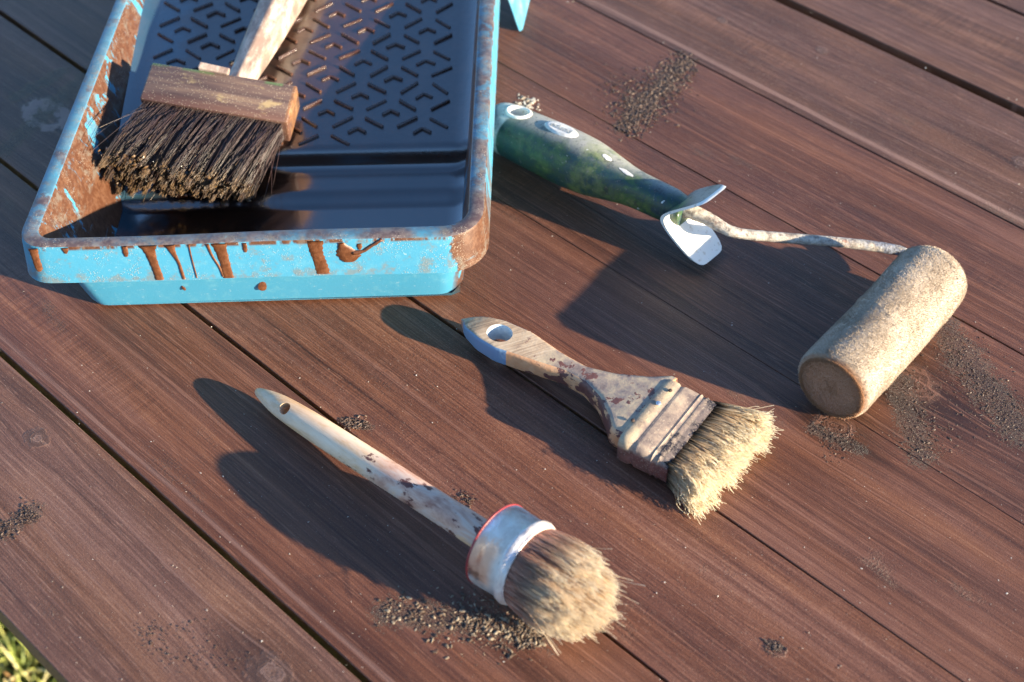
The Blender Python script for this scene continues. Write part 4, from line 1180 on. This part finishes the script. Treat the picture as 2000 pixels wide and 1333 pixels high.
# flatten against the table
A = np.array(OM); Wp = Pst @ A[:3, :3].T + A[:3, 3]
Wp[:, :, 2] = np.where(Wp[:, :, 2] < .0008, .0008 + rng.uniform(0, .0006, NB)[:, None], Wp[:, :, 2])
Ai = np.array(OM.inverted()); Pst = Wp @ Ai[:3, :3].T + Ai[:3, 3]
hair('bristles', Pst, np.linspace(.00018, .00014, K), M_brR, rbrush, np.clip((cid % 11) / 11 * .55 + rng.random(NB) * .45, 0, 1))

# ---------------------------------------------------------------- crumbs and sand on the planks
def scatter(N, pts, wid, spread=1.0):
    """crumbs along a polyline of photo points with half-widths (px)"""
    pts = np.array(pts, float); k = rng.uniform(0, len(pts) - 1 - 1e-6, N); i = k.astype(int); f = (k - i)[:, None]
    c = pts[i] * (1 - f) + pts[i + 1] * f
    w = np.interp(k, np.arange(len(pts)), wid)
    c = c + rng.normal(0, .5, (N, 2)) * w[:, None] * spread
    return np.array([at(a, b) for a, b in c])
def pw(N, lo, hi, p=3.0): return lo + (hi - lo) * rng.random(N) ** p
N = 2600
grains('dirt_crumbs', scatter(N, [(1345, 122), (1300, 160), (1262, 200), (1225, 245)], [22, 42, 40, 30]), pw(N, .00025, .0009, 2), M_gritD, 'dark crumbly dirt streak on the plank beyond the roller handle', 'dirt')
N = 260
grains('dirt_crumbs', scatter(N, [(1200, 160), (1230, 190), (1190, 235)], [30, 40, 26]), pw(N, .0003, .0008), M_gritD, 'thin sprinkle of dark dirt fading left of the crumbly streak', 'dirt')
N = 1050
C = np.vstack([scatter(600, [(760, 1190), (900, 1215), (1000, 1232), (1055, 1230)], [40, 62, 50, 26]), scatter(450, [(905, 1200), (1000, 1228), (1050, 1235)], [40, 44, 24])])
grains('sand_crumbs', C, pw(N, .00025, .0010, 2.2), M_gritM, 'sandy brown crumbs heaped beside the bristles of the round brush', 'sand')
N = 1000
grains('dirt_crumbs', scatter(N, [(1845, 650), (1880, 720), (1930, 780), (1990, 830)], [42, 52, 56, 50]), pw(N, .00018, .00055, 2), M_gritD, 'fine dark dirt patch right of the roller sleeve', 'dirt')
N = 420
grains('dirt_crumbs', scatter(N, [(1745, 740), (1790, 800), (1830, 860), (1780, 880)], [40, 48, 40, 40]), pw(N, .0002, .0006, 2), M_gritD, 'flaky dark dirt on the knot just below the roller sleeve', 'dirt')
N = 220
grains('dirt_crumbs', scatter(N, [(1590, 830), (1630, 868), (1670, 850), (1610, 890)], [22, 24, 22, 24]), pw(N, .0002, .0005, 2), M_gritD, 'dark flecks round the ringed knot at the end of the roller sleeve', 'dirt')
N = 70
grains('white_grit', scatter(N, [(1010, 200), (1048, 212)], [18, 20]), pw(N, .0005, .0013, 1.5), M_gritL, 'small cluster of white grit behind the butt of the roller handle', 'grit')
N = 160
grains('dirt_crumbs', scatter(N, [(668, 822), (690, 828), (716, 832)], [8, 16, 12]), pw(N, .0003, .0008, 2), M_gritD, 'little dark clump of dirt beside the middle of the round brush handle', 'dirt')
N = 240
grains('dirt_crumbs', scatter(N, [(0, 1040), (20, 1030), (50, 1000), (70, 1010)], [26, 20, 20, 16]), pw(N, .0002, .0006, 2), M_gritD, 'dark flaky dirt at the left side of the front plank', 'dirt')
N = 260
grains('dirt_crumbs', scatter(N, [(490, 1290), (330, 1290), (280, 1230), (420, 1240)], [24, 24, 20, 30]), pw(N, .00015, .00042, 2), M_gritD, 'sparse dark specks near the bottom of the front plank', 'dirt')
N = 90
grains('dirt_crumbs', scatter(N, [(1500, 1262), (1525, 1268)], [16, 14]), pw(N, .0002, .0007, 2), M_gritD, 'small dark clump by the knot right of the round brush tip', 'dirt')
N = 70
grains('dirt_crumbs', scatter(N, [(900, 968), (920, 985)], [12, 14]), pw(N, .0002, .0006, 2), M_gritD, 'few dark crumbs behind the neck of the round brush', 'dirt')
N = 3400
N = 2200
C = np.array([at(a, b) for a, b in zip(rng.uniform(-150, 2150, N), rng.uniform(-60, 1420, N))])
inside = (C[:, 0] > -.262) & (C[:, 0] < -.008) & (C[:, 1] > .015) & (C[:, 1] < .36)
offt = np.array([(TM.inverted() @ Vector(c))[1] for c in C]) < -.2955
C = C[~inside & ~offt]
grains('sand_specks', C, pw(len(C), .00009, .00034, 5), M_gritL, 'tiny pale sand specks sprinkled over all the planks', 'sand')
print('ridges', nrd)
